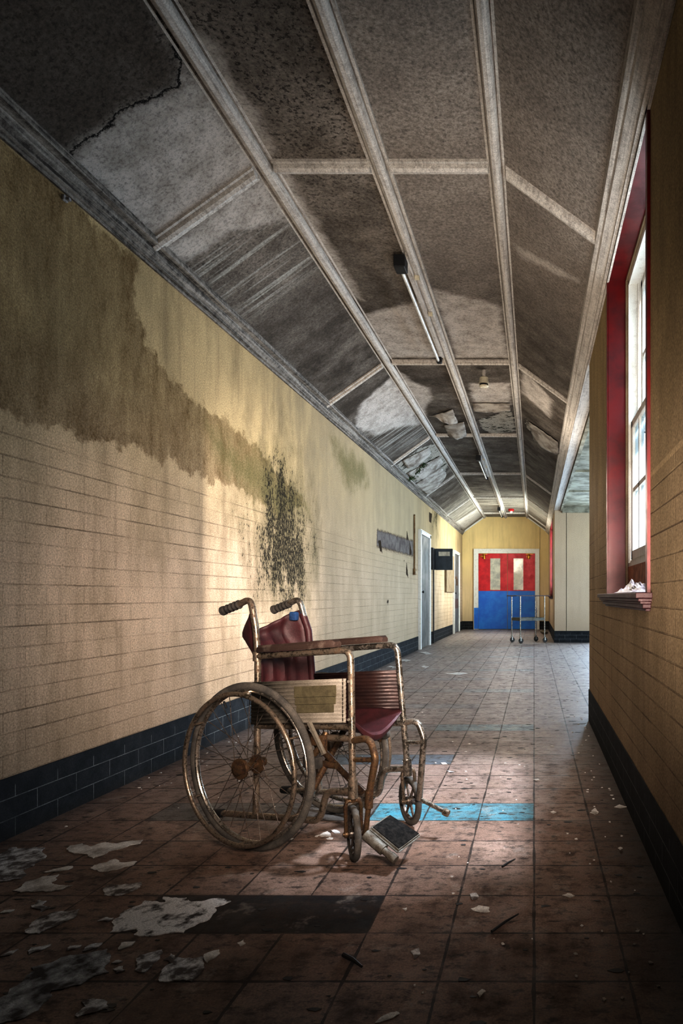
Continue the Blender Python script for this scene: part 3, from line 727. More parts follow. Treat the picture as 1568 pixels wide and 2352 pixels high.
# fluorescent battens
def batten_light(y0, y1, lab, black=True):
    L = y1-y0; t = thing('batten_light', lab, 'light', (-.865, y0, ZT-.001), 0, 'bare tube lights along the middle ceiling batten')
    bm = B(); box(bm, .012, .052, .0, L, -.052, -.0, .004); mesh_obj('spine', bm, M['trim'], t)
    bm = B(); lathe(bm, [(.0125, .0), (.0125, L-.06)], 'Y', 14, (0, .03, -.085)); mesh_obj('lamp_tube', bm, M['tubewhite'], t, smooth=True)
    bm = B(); box(bm, -.028, .045, -.06, .045, -.125, -.045, .006); mesh_obj('end_holder', bm, M['black'], t)
    bm = B(); box(bm, -.018, .03, L-.035, L+.01, -.105, -.05, .008); mesh_obj('end_holder', bm, M['black'], t)
    for k in (.14, .47):
        bm = B(); lathe(bm, [(.024, -.02), (.024, .012)], 'X', 14, (.075, L*k, -.042)); mesh_obj('saddle_clip', bm, M['cream'], t, smooth=True)
    return t
batten_light(4.29, 6.06, 'nearest bare fluorescent tube with black end holder on the ceiling')
batten_light(10.3, 12.1, 'second fluorescent tube, halfway down the corridor ceiling')
batten_light(16.3, 17.9, 'farthest fluorescent tube on the ceiling just before the red and blue doors')
t = thing('smoke_detector', 'cream smoke detector hanging on a short stem from the ceiling', 'detector', (-.49, 6.52, ZT-.004))
bm = B(); lathe(bm, [(.016, 0), (.016, -.085)], 'Z', 12); mesh_obj('stem', bm, M['trim'], t, smooth=True)
bm = B(); lathe(bm, [(.03, -.07), (.043, -.078), (.045, -.11), (.05, -.118), (.05, -.138)], 'Z', 24); mesh_obj('housing', bm, M['cream'], t, smooth=True)
bm = B(); lathe(bm, [(.043, -.139), (.043, -.153)], 'Z', 24); mesh_obj('vent_ring', bm, M['black'], t)
bm = B(); lathe(bm, [(.046, -.154), (.046, -.162), (.034, -.172)], 'Z', 24); mesh_obj('cap', bm, M['cream'], t, smooth=True)
t = thing('fire_alarm', 'small red and white fire alarm on far ceiling above the double doors', 'alarm', (-.58, 16.9, ZT-.004))
bm = B(); lathe(bm, [(.075, 0), (.075, -.04), (.06, -.055)], 'Z', 20); mesh_obj('sounder', bm, M['alarm'], t, smooth=True)
bm = B(); lathe(bm, [(.035, -.056), (.035, -.085), (.02, -.095)], 'Z', 16); mesh_obj('base', bm, M['white'], t, smooth=True)

# hanging sheets of ceiling paint and plaster
def flap(name, lab, pts, mat, sag=.06, group=None, curl=.02):
    """quad patch hung from its corners on the ceiling boards, sagging in the middle"""
    bm = B(); n = 12; a, b_, c_, d_ = [Vector(p) for p in pts]; V = []
    for i in range(n+1):
        row = []
        for j in range(n+1):
            u, v = i/n, j/n
            p = (a*(1-u)+b_*u)*(1-v)+(d_*(1-u)+c_*u)*v
            w = 4*u*(1-u)*(.25+.75*v)
            q = -abs(mnoise.noise(p*9.))*.02-.004
            rag = mnoise.noise(Vector((u*7, 3.3, p.y*3)))*.05*v
            p = p+Vector((q*.6, rag, -sag*w*v-.012*v+q-curl*v*v))
            row.append(bm.verts.new(p))
        V.append(row)
    for i in range(n):
        for j in range(n): bm.faces.new((V[i][j], V[i+1][j], V[i+1][j+1], V[i][j+1]))
    o = mesh_obj(name, bm, mat, smooth=True)
    md = o.modifiers.new('thickness', 'SOLIDIFY'); md.thickness = .004
    return tag(o, lab, 'peeling plaster', group)
def cpt(px, py, part, drop=.006): X, Y = on_ceil(px, py, part); return (X, Y, ceil_z(X)-drop)
flap('plaster_sheet', 'brown sagging sheet of plaster hanging off the right ceiling slope', [cpt(1214, 965, 'r'), cpt(1282, 1012, 'r'), cpt(1284, 1034, 'r'), cpt(1226, 1000, 'r')], M['plaster'], .05)
flap('plaster_sheet', 'pale curved sheet of plaster bulging off the left ceiling slope', [cpt(952, 1112, 'l'), cpt(1012, 1072, 'l'), cpt(1027, 1082, 'l'), cpt(980, 1130, 'l')], M['plaster'], .06)
flap('paint_flap', 'torn grey paint flap left of middle batten, upper one', [cpt(985, 955, 'f'), cpt(1040, 938, 'f'), cpt(1052, 962, 'f'), cpt(1000, 948, 'f')], M['plaster'], .05)
flap('paint_flap', 'torn grey paint flap left of middle batten, lower one', [cpt(1020, 975, 'f'), cpt(1066, 966, 'f'), cpt(1072, 992, 'f'), cpt(1030, 992, 'f')], M['plaster'], .05)
flap('paint_flap', 'straight-edged paint flap curling down below the square ceiling patch', [cpt(1172, 924, 'f'), cpt(1086, 924, 'f'), cpt(1088, 936, 'f'), cpt(1172, 934, 'f')], M['plaster'], .012)
flap('paint_flap', 'small white torn paint strip among the broken left ceiling plaster', [cpt(925, 1055, 'l'), cpt(985, 1026, 'l'), cpt(990, 1034, 'l'), cpt(935, 1068, 'l')], M['plaster'], .05)
flap('paint_flap', 'second white strip of broken plaster on the left slope beside the moss', [cpt(935, 1085, 'l'), cpt(1010, 1046, 'l'), cpt(1018, 1056, 'l'), cpt(950, 1096, 'l')], M['plaster'], .07)
bm = B()
for k in range(70):
    u, w = random.random(), random.gauss(0, .25)
    X, Y = on_ceil(940+36*u+4*w, 1098-36*u+6*w, 'l'); z = ceil_z(X)
    q = Vector((X, Y, z-.016)); d = Vector((random.gauss(0, .03), random.gauss(0, .04), -.02-.03*random.random()))
    sweep(bm, [q, q+d*.5, q+d], [.006, .006, .002], 5)
o = tag(mesh_obj('moss', bm, M['moss']), 'dark green moss sprouting from broken plaster on the left ceiling slope', 'moss'); o['kind'] = 'stuff'

# ================================================================== TROLLEY
ta = math.atan2(.26, .469)
t = thing('trolley', 'metal hospital trolley on castors standing before the blue door panels', 'trolley', (-.118, 13.36, 0), ta)
LX, LY = .545/2, .37/2
M['trolleymetal'] = rusty('dull_trolley_metal', chrome=(.42, .40, .35), lo=.5, hi=.66)
for sx in (-1, 1):
    for sy in (-1, 1):
        bm = B(); tube(bm, [(sx*LX, sy*LY, .12), (sx*LX, sy*LY, .925)], .013); lg = mesh_obj('leg', bm, M['trolleymetal'], t, smooth=True)
        bm = B(); box(bm, sx*LX-.006, sx*LX+.02, sy*LY-.018, sy*LY-.014, .045, .125); box(bm, sx*LX-.006, sx*LX+.02, sy*LY+.014, sy*LY+.018, .045, .125); box(bm, sx*LX-.016, sx*LX+.02, sy*LY-.018, sy*LY+.018, .11, .125)
        ck_ = mesh_obj('castor_fork', bm, M['trolleymetal'], lg)
        bm = B(); torus(bm, .040, .013, 0, 24, 8); lathe(bm, [(.03, -.008), (.03, .008)], 'Y', 14)
        for v in bm.verts: v.co += Vector((sx*LX+.012, sy*LY, .053))
        mesh_obj('castor_wheel', bm, M['rubber'], lg, smooth=True)
bm = B(); box(bm, -LX-.10, LX+.10, -LY-.03, LY+.03, .925, .943, .004); mesh_obj('top_shelf', bm, simple('dark_maroon_shelf', (.06, .02, .022), None, .4), t)
bm = B(); box(bm, -LX, LX, -LY, LY, .44, .45); box(bm, -LX, LX, -LY-.004, -LY, .44, .50); box(bm, -LX, LX, LY, LY+.004, .44, .50); box(bm, -LX-.004, -LX, -LY, LY, .44, .50); box(bm, LX, LX+.004, -LY, LY, .44, .50)
mesh_obj('lower_tray', bm, simple('olive_grey_tray', (.115, .105, .08), None, .45, .3), t)

# ================================================================== WHEELCHAIR
WC = thing('wheelchair', 'abandoned rusty folding wheelchair with maroon vinyl seat and back', 'wheelchair', (-1.029, 2.416, 0), -math.asin(.415))
def wc(nm, bm, mat, par=None, smooth=True, label=None):
    o = mesh_obj(nm, bm, mat, par or WC, smooth)
    if label: o['label'] = label
    return o
TR = .0122
def vf(z): return .372-.11*(z-.33)
def side(far):
    Y = (lambda z: vf(z)) if far else (lambda z: .06)
    P = lambda u, z, r=None: (u, Y(z), z) if r is None else (u, Y(z), z, r)
    bm = B()
    tube(bm, [P(-.036, .105), P(-.028, .33), P(-.026, .70), P(-.036, .80, .2), P(-.062, .913, .055), P(-.125, .889)], TR)
    tube(bm, [P(-.215, .088), P(.195, .121), P(.272, .125, .05), P(.302, .235, .05), P(.412, .25)], TR*.98)
    tube(bm, [P(-.028, .438), P(.414, .470)], TR*.9)
    tube(bm, [P(.310, .424), P(.414, .430)], TR)
    tube(bm, [P(-.030, .697), P(.33, .729), P(.407, .736, .05), P(.410, .66), P(.418, .225)], TR)
    sweep(bm, [P(.418, .29), P(.418, .225)], .0165, 14)
    # welded collar on the back post
    sweep(bm, [P(-.029, .68), P(-.029, .715)], .0155, 14)
    fr = wc('side_frame', bm, M['chrome'] if far else M['rustchrome'])
    # grip with finger ridges
    bm = B(); a, b_ = Vector(P(-.118, .891)), Vector(P(-.212, .863)); n = 26; pts, rr = [], []
    for k in range(n+1):
        s_ = k/n; pts.append(a.lerp(b_, s_)); rr.append(.0155+.0022*math.sin(s_*2*math.pi*5)*(s_ < .92)+(.003 if k > n-3 else 0)-(.004 if k == n else 0))
    sweep(bm, pts, rr, 14); wc('hand_grip', bm, M['rubber'], fr)
    bm = B(); sweep(bm, [P(-.205, .0888), P(-.228, .0868), P(-.246, .0852), P(-.252, .0846)], [.016, .0165, .0155, .008], 14); wc('tipping_cap', bm, M['black'], fr)
    # armrest pad
    bm = B(); L0, L1 = (-.012, .352)
    prof = [(-.022, 0), (.022, 0), (.025, .006), (.025, .018), (.018, .026), (-.018, .026), (-.025, .018), (-.025, .006)]
    rings = []
    for k, (u, q) in enumerate(((L0, .75), (L0+.008, 1), (.1, 1), (.25, 1), (L1-.012, 1), (L1, .7))):
        z = .709+(u+.03)*.087+.002; y0 = Y(z)
        rings.append([bm.verts.new((u, y0+a*q, z+h*q)) for a, h in prof])
    for A, Bq in zip(rings, rings[1:]):
        for k in range(8): bm.faces.new((A[k], A[(k+1) % 8], Bq[(k+1) % 8], Bq[k]))
    bm.faces.new(rings[0]); bm.faces.new(rings[-1]); wc('armrest_pad', bm, M['pad'], fr)
    # ribbed skirt panel
    bm = B(); n = 11; iv = .012 if not far else -.012
    def pz(u, f): lo, hi = .447+(u+.04)*.091, .602+(u+.04)*.083; return lo+(hi-lo)*f
    rows = []
    for i in range(n*4+1):
        f = i/(n*4); rib = .0026 if i % 4 == 1 else 0
        row = []
        for u in (-.04, .19, .402): z = pz(u, f); row.append(bm.verts.new((u, Y(z)-(.015 if not far else .0)+(-rib if not far else -rib), z)))
        rows.append(row)
    for A, Bq in zip(rows, rows[1:]):
        for k in range(2): bm.faces.new((A[k], A[k+1], Bq[k+1], Bq[k]))
    sp_ = wc('skirt_panel', bm, M['alu'] if not far else simple('reflected_red_panel', (.042, .021, .018), (.022, .010, .009), .35, .3), fr)  # far panel: shade and the seat's red reflection put into its colour
    md = sp_.modifiers.new('thickness', 'SOLIDIFY'); md.thickness = .003
    if not far:
        bm = B(); yy0 = .06-.0212
        for (u0, u1, f0, f1) in ((.172, .362, .60, .86), (.176, .360, .43, .61), (.183, .352, .24, .44)):
            q = [(u0, yy0, pz(u0, f0)), (u1, yy0, pz(u1, f0)), (u1, yy0, pz(u1, f1)), (u0, yy0, pz(u0, f1))]
            q2 = [(a, y+.0015, z) for a, y, z in q]
            A, Bq = [bm.verts.new(p) for p in q], [bm.verts.new(p) for p in q2]
            bm.faces.new(A); bm.faces.new(list(reversed(Bq)))
            for k in range(4): bm.faces.new((A[k], A[(k+1) % 4], Bq[(k+1) % 4], Bq[k]))
        o = wc('tape_residue', bm, M['tape'], sp_, False); o['label'] = 'olive-brown rectangle left by removed tape'
        bm = B(); box(bm, .388, .392, .040, .046, pz(.39, 0), pz(.39, 1)); wc('panel_edge', bm, M['chrome'], sp_, False)
        
        for zz_ in (.628, .497): bm = B(); lathe(bm, [(.005, 0), (.005, -.004)], 'Y', 10, (.411, .0475, zz_)); wc('screw', bm, M['alu'], sp_)
    return fr
side(False); side(True)
# big wheels
def wheel(mtx, far):
    def W_(nm, bm, mat, par=None):
        bm.transform(mtx); return wc(nm, bm, mat, par or rim)
    bm = B(); torus(bm, .2735, .0075, 0, 80, 10, ry=.0095); bm.transform(mtx); rim = wc('rear_wheel', bm, M['chrome'])
    bm = B(); torus(bm, .290, .0140, 0, 88, 14, ry=.0125); W_('tyre', bm, M['tyre'])
    bm = B(); torus(bm, .268, .0088, -.057, 80, 10)
    for k in range(6):
        a = k*math.pi/3+.5; sweep(bm, [(.268*math.cos(a), -.055, .268*math.sin(a)), (.272*math.cos(a), -.008, .272*math.sin(a))], .0042, 6)
    W_('handrim', bm, M['rustchrome'])
    bm = B(); lathe(bm, [(.010, -.062), (.020, -.060), (.021, -.045), (.034, -.043), (.035, -.036), (.016, -.034), (.015, .026), (.034, .028), (.035, .034), (.012, .036), (.010, .055)], 'Y', 28); W_('hub', bm, M['rust'])
    bm = B(); lathe(bm, [(.036, -.0505), (.0375, -.046), (.0375, -.044)], 'Y', 28); W_('hub_cap', bm, M['rust'])
    n = 32
    for k in range(n):
        a = 2*math.pi*k/n; yy = -.039 if k % 2 == 0 else .031; sg = 1 if (k//2) % 2 == 0 else -1
        h = a-sg*1.15
        bm = B(); sweep(bm, [(.031*math.cos(h), yy, .031*math.sin(h)), (.270*math.cos(a), 0, .270*math.sin(a))], .00135, 5); W_('spoke', bm, M['spoke'])
    bm = B(); sweep(bm, [(.262*math.cos(2.1), 0, .262*math.sin(2.1)), (.235*math.cos(2.1), 0, .235*math.sin(2.1))], .004, 6); W_('valve', bm, M['black'])
wheel(Matrix.Translation((0, 0, .305)), False)
phi = math.atan(.11)
wheel(Matrix.Translation((-.005, .418, .3035)) @ Matrix.Rotation(phi, 4, 'X') @ Matrix.Rotation(math.pi, 4, 'Z') @ Matrix.Rotation(.6, 4, 'Y'), True)
# axle sleeves
for v0, v1, z in ((.02, .075, .305), (vf(.3)-.012, .40, .305)):
    bm = B(); lathe(bm, [(.017, v0), (.017, v1)], 'Y', 16, (-.012 if v0 < .1 else -.01, 0, z)); wc('axle_sleeve', bm, M['rust'])
# castors
def castor(stem, crown, axle, hdir, r, mat):
    stem, crown, axle = Vector(stem), Vector(crown), Vector(axle); h = Vector(hdir).normalized(); ax = Vector((-h.y, h.x, 0))
    bm = B(); w = .026
    sweep(bm, [stem, crown], .011, 12)
    for s_ in (-1, 1):
        top = crown+ax*(w*s_*.8)+Vector((0, 0, .004)); mid = crown+ax*(w*s_)-Vector((0, 0, .012)); bot = axle+ax*(w*s_)
        sweep(bm, [crown+Vector((0, 0, .006)), top, mid, mid.lerp(bot, .5), bot], [.009, .009, .0075, .0065, .0075], 8)
    sweep(bm, [axle-ax*(w+.011), axle+ax*(w+.011)], .0065, 10)
    for s_ in (-1, 1): sweep(bm, [axle+ax*s_*(w-.004), axle+ax*s_*(w+.006)], .012, 10)
    fk = wc('castor_fork', bm, mat)
    mt = Matrix.Translation(axle) @ Matrix.Rotation(math.atan2(h.y, h.x), 4, 'Z')
    bm = B(); torus(bm, r-.0125, .0125, 0, 48, 12, ry=.0118); bm.transform(mt); wh = wc('castor_wheel', bm, M['tyre'], fk)
    bm = B(); torus(bm, r-.027, .005, 0, 40, 8, ry=.008); lathe(bm, [(.016, -.016), (.018, -.010), (.018, .010), (.016, .016)], 'Y', 16)
    for k in range(6):
        a = k*math.pi/3; sweep(bm, [(.014*math.cos(a), 0, .014*math.sin(a)), ((r-.028)*math.cos(a), 0, (r-.028)*math.sin(a))], [.0065, .0045], 6)
    bm.transform(mt); wc('castor_rim', bm, M['spoke'], fk)
cr, sr_ = .91, .415
def loc_dir(alpha):                       # world heading (x east, y away) -> local
    wx, wy = math.sin(alpha), -math.cos(alpha); return (wx*.9098-wy*.415, wx*.415+wy*.9098, 0)
castor((.418, .06, .25), (.414, .066, .211), (.406, .079, .096), loc_dir(math.radians(25)), .0945, M['rust'])
castor((.420, vf(.25), .262), (.402, .408, .232), (.372, .462, .100), loc_dir(math.radians(34)), .0975, M['rustchrome'])
# footrest hangers
bm = B()
tube(bm, [(.420, .060, .424), (.492, .060, .440, .055), (.514, .060, .37, .05), (.492, .060, .27, .1), (.486, .060, .205)], TR*1.02)
sweep(bm, [(.486, .060, .215), (.471, .060, .104)], .0095, 12); sweep(bm, [(.487, .06, .26), (.4855, .06, .2)], .0145, 12)
tube(bm, [(.418, .06, .358), (.508, .06, .366)], .0085)
hg = wc('footrest_hanger', bm, M['rust'])
bm = B()
tube(bm, [(.418, vf(.43), .434), (.478, vf(.43), .446, .055), (.502, vf(.37), .38, .05), (.488, .376, .285, .1), (.463, .394, .133)], TR*1.02)
tube(bm, [(.418, vf(.36), .355), (.497, vf(.36), .362)], .0085)
sweep(bm, [(.464, .394, .137), (.583, .398, .097)], .0085, 12)
hf = wc('footrest_hanger', bm, M['chrome'])
bm = B(); sweep(bm, [(.572, .398, .1005), (.580, .398, .098), (.592, .3985, .094)], [.0135, .0145, .0135], 16); wc('end_cap', bm, M['rustchrome'], hf)
# footplate on the near hanger
bm = B()
P1, P2, P3, P4 = Vector((.490, .058, .137)), Vector((.612, .058, .072)), Vector((.612, .192, .086)), Vector((.472, .192, .140))
nz = (P2-P1).cross(P4-P1).normalized()
def slab(bm, qs, n_, th, inset=0., bev=.006):
    cen = sum(qs, Vector())/4; qs = [q.lerp(cen, inset) for q in qs]
    A = [bm.verts.new(q) for q in qs]; Bq = [bm.verts.new(q-n_*th) for q in qs]
    fs = [bm.faces.new(A), bm.faces.new(list(reversed(Bq)))]
    for k in range(4): bm.faces.new((A[k], A[(k+1) % 4], Bq[(k+1) % 4], Bq[k]))
    if bev: bmesh.ops.bevel(bm, geom=[e for e in bm.edges if e.verts[0] in A+Bq], offset=bev, segments=2, affect='EDGES')
slab(bm, [P1, P2, P3, P4], nz, .014)
sweep(bm, [(.482, .050, .112), (.556, .050, .071)], .019, 14); sweep(bm, [(.556, .050, .071), (.590, .050, .053)], .0125, 14); sweep(bm, [(.582, .05, .057), (.604, .05, .045)], .015, 14)
fp = wc('footplate', bm, simple('scuffed_grey_plate', (.19, .18, .155), (.10, .08, .06), .55, .4, sc=26), hg)
bm = B(); slab(bm, [q+nz*.0032 for q in (P1, P2, P3, P4)], nz, .003, .13, 0); wc('rubber_tread', bm, simple('matt_black_tread', (.012, .012, .012), (.03, .028, .026), .95, sc=60, spec=.1), fp, False)
# cross brace
for q0, q1 in (((.168, .066, .128), (.168, vf(.45)-.012, .436)), ((.190, .066, .440), (.190, vf(.12), .125))):
    bm = B(); sweep(bm, [q0, q1], .0125, 12); cb = wc('cross_brace', bm, M['rust'])
    if q0[2] < .2: bm = B(); sweep(bm, [Vector(q0).lerp(Vector(q1), .13), Vector(q0).lerp(Vector(q1), .25)], .0133, 12); wc('bare_sleeve', bm, M['chrome'], cb)
bm = B(); lathe(bm, [(.013, .155), (.013, .225)], 'X', 12, (0, .2, .284)); wc('pivot_bolt', bm, M['rust'])
# brakes
bm = B(); box(bm, .285, .315, .030, .052, .375, .435, .004); sweep(bm, [(.30, .06, .44), (.30, .035, .40), (.27, .03, .365)], .011, 10); box(bm, .262, .3, .022, .05, .40, .43, .004)
br = wc('brake', bm, M['rust'])
bm = B(); a, b_ = Vector((.258, .022, .480)), Vector((.325, .022, .375)); sweep(bm, [a, b_], .0085, 4); wc('brake_lever', bm, M['alu'], br)
bm = B(); box(bm, .238, .300, .010, .045, .322, .362, .004); box(bm, .243, .258, .006, .012, .328, .355, .002); wc('brake_shoe', bm, M['rubber'], br)
bm = B(); box(bm, .255, .300, .385, .405, .395, .42, .004); sweep(bm, [(.27, .39, .40), (.29, .39, .375), (.275, .39, .345)], .010, 10)
bf = wc('brake', bm, M['rust'])
bm = B(); lathe(bm, [(.016, .385), (.018, .400), (.010, .412)], 'Y', 14, (.302, 0, .372)); wc('brake_knob', bm, M['tyre'], bf)
# seat sling
bm = B(); nu, nv = 18, 22; V = []
for i in range(nu+1):
    u = -.005+.415*i/nu; row = []
    for j in range(nv+1):
        s_ = j/nv; zr = .449+(u+.028)*.073; v = .066+(vf(zr)-.066-.004)*s_
        sag = .062*(1-abs(2*s_-1)**1.7)*(.72+.28*i/nu)
        wr = .004*math.sin(s_*9+u*21)+.004*mnoise.noise(Vector((u*14, s_*5, 0)))
        row.append(bm.verts.new((u+.010*(1-abs(2*s_-1)), v, zr+.010-sag+wr)))
    V.append(row)
for i in range(nu):
    for j in range(nv): bm.faces.new((V[i][j], V[i+1][j], V[i+1][j+1], V[i][j+1]))
# rolled front hem hanging below the sling edge
prev = V[-1]
for (du, dz) in ((.006, -.010), (.002, -.026), (-.006, -.034)):
    nr = [bm.verts.new((q.co.x+du, q.co.y, q.co.z+dz*(.35+.65*math.sin(math.pi*j/nv)))) for j, q in enumerate(V[-1])]
    for j in range(nv): bm.faces.new((prev[j], nr[j], nr[j+1], prev[j+1]))
    prev = nr
st = wc('seat', bm, M['vinyl']); md = st.modifiers.new('thickness', 'SOLIDIFY'); md.thickness = .006
bm = B(); s_ = .28; q = [(.4235, .112, .437), (.425, .122, .428), (.4235, .134, .424), (.4235, .134, .413), (.424, .122, .414), (.424, .120, .420)]
# back sling with pleats, bulging rearwards
bm = B(); nu, nv = 26, 30; V = []
for i in range(nu+1):
    f = i/nu; row = []
    for j in range(nv+1):
        s_ = j/nv; e_ = 1-abs(2*s_-1)**3.2
        ztop = .772+.088*max(0, 1-s_/.22)**1.5 if s_ < .22 else .772+.092*((s_-.22)/.78)**1.15
        z = .455+(ztop-.455)*f
        up = -.028-(.034 if z > .8 else 0)*((z-.8)/.08 if z > .8 else 0)
        v = .06+(vf(z)-.06)*s_
        bulge = (.022+.088*math.exp(-((z-.775)/.068)**2))*(1-abs(2*s_-1)**7)*(1-.35*s_)
        pl = -.013*abs(math.sin(math.pi*(s_*5+.25*f)))**.5
        wr = .006*mnoise.noise(Vector((s_*6, z*12, 1.)))
        hem = -.006 if f > .86 else 0
        row.append(bm.verts.new((up-.008-bulge+pl*e_+wr+hem, v, z)))
    V.append(row)
for i in range(nu):
    for j in range(nv): bm.faces.new((V[i][j], V[i+1][j], V[i+1][j+1], V[i][j+1]))
# wrap round the posts
back_rows = [[q.co.copy() for q in row] for row in V]
bk = wc('backrest', bm, M['vinyl']); md = bk.modifiers.new('thickness', 'SOLIDIFY'); md.thickness = .006
M['seam_shade'] = simple('dark_maroon_seam_shade', (.028, .008, .010), None, .7)
for j in (6, 11, 16, 21, 26):  # dark tubes laid along the folds stand in for crease shade
    bm = B(); sweep(bm, [row[max(0, min(nv, j-int(2.0*i/nu)))]+Vector((.003, 0, 0)) for i, row in enumerate(back_rows) if i < 23], .0022, 6); wc('pleat_shade_line', bm, M['seam_shade'], bk)
bm = B(); sweep(bm, [q+Vector((.003, 0, 0)) for q in back_rows[23][2:-1]], .0022, 6); wc('hem_seam', bm, M['seam_shade'], bk)
for yf in (lambda z: .06, vf):
    bm = B(); sweep(bm, [(-.0275, yf(z), z) for z in (.47, .6, .7, .78)]+[(-.044, yf(.83), .83), (-.052, yf(.85), .85)], [.0142]*6, 14)
    if yf is vf:
        o = wc('post_sleeve', bm, M['vinyl'], bk)
        bm = B(); box(bm, -.092, -.058, vf(.86)-.034, vf(.86)-.010, .822, .858, .006); o = wc('blue_corner_tab', bm, simple('faded_blue_cloth', (.03, .09, .22), (.02, .05, .13), .8), bk); o['label'] = 'faded blue cloth corner tab'
    else: bm.free()

# ================================================================== LOOSE PAINT ON FLOOR AND SILL
def ragged(pts, depth=3, amp=.16, seed=0):
    rnd = random.Random(seed); P = [Vector((x, y)) for x, y in pts]
    for lv in range(depth):
        out = []
        for i, a in enumerate(P):
            b_ = P[(i+1) % len(P)]; e = b_-a; out.append(a)
            if e.length > .012: out.append(a+e*rnd.uniform(.35, .65)+Vector((-e.y, e.x))*rnd.uniform(-amp, amp))
        P = out; amp *= .9
    return P
def flake(pts, lab, mat, seed, th=.003, group=None, name='paint_flake', depth=4, amp=.19, lift=0.):
    P = ragged(pts, depth, amp, seed); bm = B()
    cx, cy = sum(p.x for p in P)/len(P), sum(p.y for p in P)/len(P)
    tris = tessellate_polygon([[Vector((p.x, p.y, 0)) for p in P]])
    def hz(p): return th+lift*max(0., mnoise.noise(Vector((p.x*14, p.y*14, seed))))
    top = [bm.verts.new((p.x-cx, p.y-cy, hz(p))) for p in P]; bot = [bm.verts.new((p.x-cx, p.y-cy, max(.0004, hz(p)-th+.0004))) for p in P]
    for a, b_, c_ in tris:
        try: bm.faces.new((top[a], top[b_], top[c_])); bm.faces.new((bot[c_], bot[b_], bot[a]))
        except ValueError: pass
    n = len(P)
    for k in range(n):
        try: bm.faces.new((top[k], top[(k+1) % n], bot[(k+1) % n], bot[k]))
        except ValueError: pass
    o = mesh_obj(name, bm, mat); o.location = (cx, cy, .0)
    return tag(o, lab, 'paint flake', group)
A_ = lambda *q: [on_floor(x/2.8, 1560+y/2.8) for x, y in q]
GP = 'peeled paint patches on the near left floor'
FW, FG = M['flakewhite'], M['flakegrey']
flake(A_((440, 1110), (450, 1075), (530, 1060), (580, 1080), (680, 1052), (920, 1036), (900, 1060), (800, 1085), (700, 1110), (640, 1140), (600, 1155), (560, 1130), (480, 1125)), 'long pointed pale paint patch, the one lying farthest back on left floor', FW, 1, group=GP)
flake(A_((580, 1220), (640, 1190), (740, 1160), (770, 1180), (880, 1175), (850, 1200), (760, 1225), (690, 1240), (620, 1230)), 'small ragged pale paint patch just below the long pointed one', FW, 2, group=GP)
flake(A_((-80, 1150), (0, 1130), (90, 1085), (170, 1090), (290, 1088), (270, 1110), (300, 1140), (240, 1180), (160, 1250), (130, 1285), (0, 1305), (-80, 1320)), 'broad grey paint patch at the left edge near black skirting', FG, 3, group=GP)
flake(A_((80, 1365), (160, 1310), (270, 1275), (380, 1260), (330, 1310), (380, 1330), (470, 1328), (400, 1355), (250, 1368)), 'fish-tailed pale paint patch in front of the broad grey one', FW, 4, group=GP)
flake(A_((280, 1245), (400, 1215), (465, 1205), (440, 1230), (380, 1240)), 'thin sliver of pale paint right of broad grey patch', FW, 5, group=GP, depth=2)
flake(A_((655, 1350), (720, 1325), (850, 1320), (910, 1310), (900, 1340), (820, 1375), (760, 1395), (690, 1395), (665, 1370)), 'crumbly paint patch on floor behind the large white one', FG, 6, group=GP)
flake(A_((200, 1460), (250, 1420), (300, 1430), (270, 1460), (325, 1475), (260, 1500), (230, 1480)), 'small jagged grey patch left of floor centre above an oval patch', FG, 7, group=GP)
flake(A_((180, 1640), (200, 1580), (270, 1530), (350, 1500), (510, 1485), (490, 1530), (400, 1570), (330, 1600), (250, 1640)), 'cracked oval paint patch left of the large white patch', FG, 8, group=GP)
flake(A_((705, 1635), (730, 1580), (790, 1500), (860, 1470), (930, 1430), (1060, 1440), (1050, 1405), (1200, 1410), (1180, 1425), (1330, 1425), (1485, 1432), (1380, 1470), (1385, 1500), (1360, 1530), (1250, 1590), (1180, 1635), (1060, 1640), (930, 1655), (860, 1650), (880, 1610), (760, 1630)), 'largest white paint patch, overlapping the left end of the black tile strip', simple('cracked_white_patch', (.70, .69, .68), (.06, .05, .045), .85, sc=17, lo=.5, hi=.64, grain=.3, bump=.6), 9, group=GP)
flake(A_((625, 1560), (680, 1535), (730, 1540), (690, 1565)), 'tiny grey crumb patch between oval patch and largest white patch', FG, 10, group=GP, depth=2)
flake(A_((760, 1745), (780, 1700), (870, 1690), (840, 1720)), 'small pale flake just in front of the largest white patch', FW, 11, group=GP, depth=2)
flake(A_((890, 1890), (900, 1780), (960, 1765), (1040, 1745), (1030, 1790), (980, 1840), (930, 1890)), 'tall narrow grey patch left of the squarish one in the foreground', FG, 12, group=GP)
flake(A_((1025, 1950), (1040, 1890), (1100, 1830), (1050, 1810), (1100, 1770), (1170, 1800), (1310, 1790), (1310, 1870), (1230, 1950), (1130, 1940)), 'squarish grey paint patch on near floor, rightmost big patch', FG, 13, group=GP)
flake(A_((1310, 1775), (1410, 1745), (1390, 1790), (1330, 1830)), 'small flake touching upper right of the squarish grey patch', FW, 14, group=GP, depth=2)
flake(A_((-60, 2100), (60, 2000), (150, 1940), (200, 1860), (330, 1830), (450, 1780), (600, 1760), (690, 1740), (710, 1790), (680, 1840), (700, 1890), (600, 1915), (520, 1970), (400, 2000), (330, 2010), (300, 2070), (270, 2100), (210, 2150), (100, 2200), (-60, 2240)), 'huge dark grey mottled patch in the lower left corner', simple('dirty_mottled_patch', (.52, .53, .54), (.05, .042, .038), .9, sc=16, lo=.36, hi=.58, grain=.4, bump=.6), 15, group=GP)
flake(A_((480, 2170), (550, 2110), (520, 2080), (600, 2060), (690, 2080), (690, 2130), (600, 2150), (500, 2180)), 'ragged bluish grey patch nearest the camera', FG, 16, group=GP)
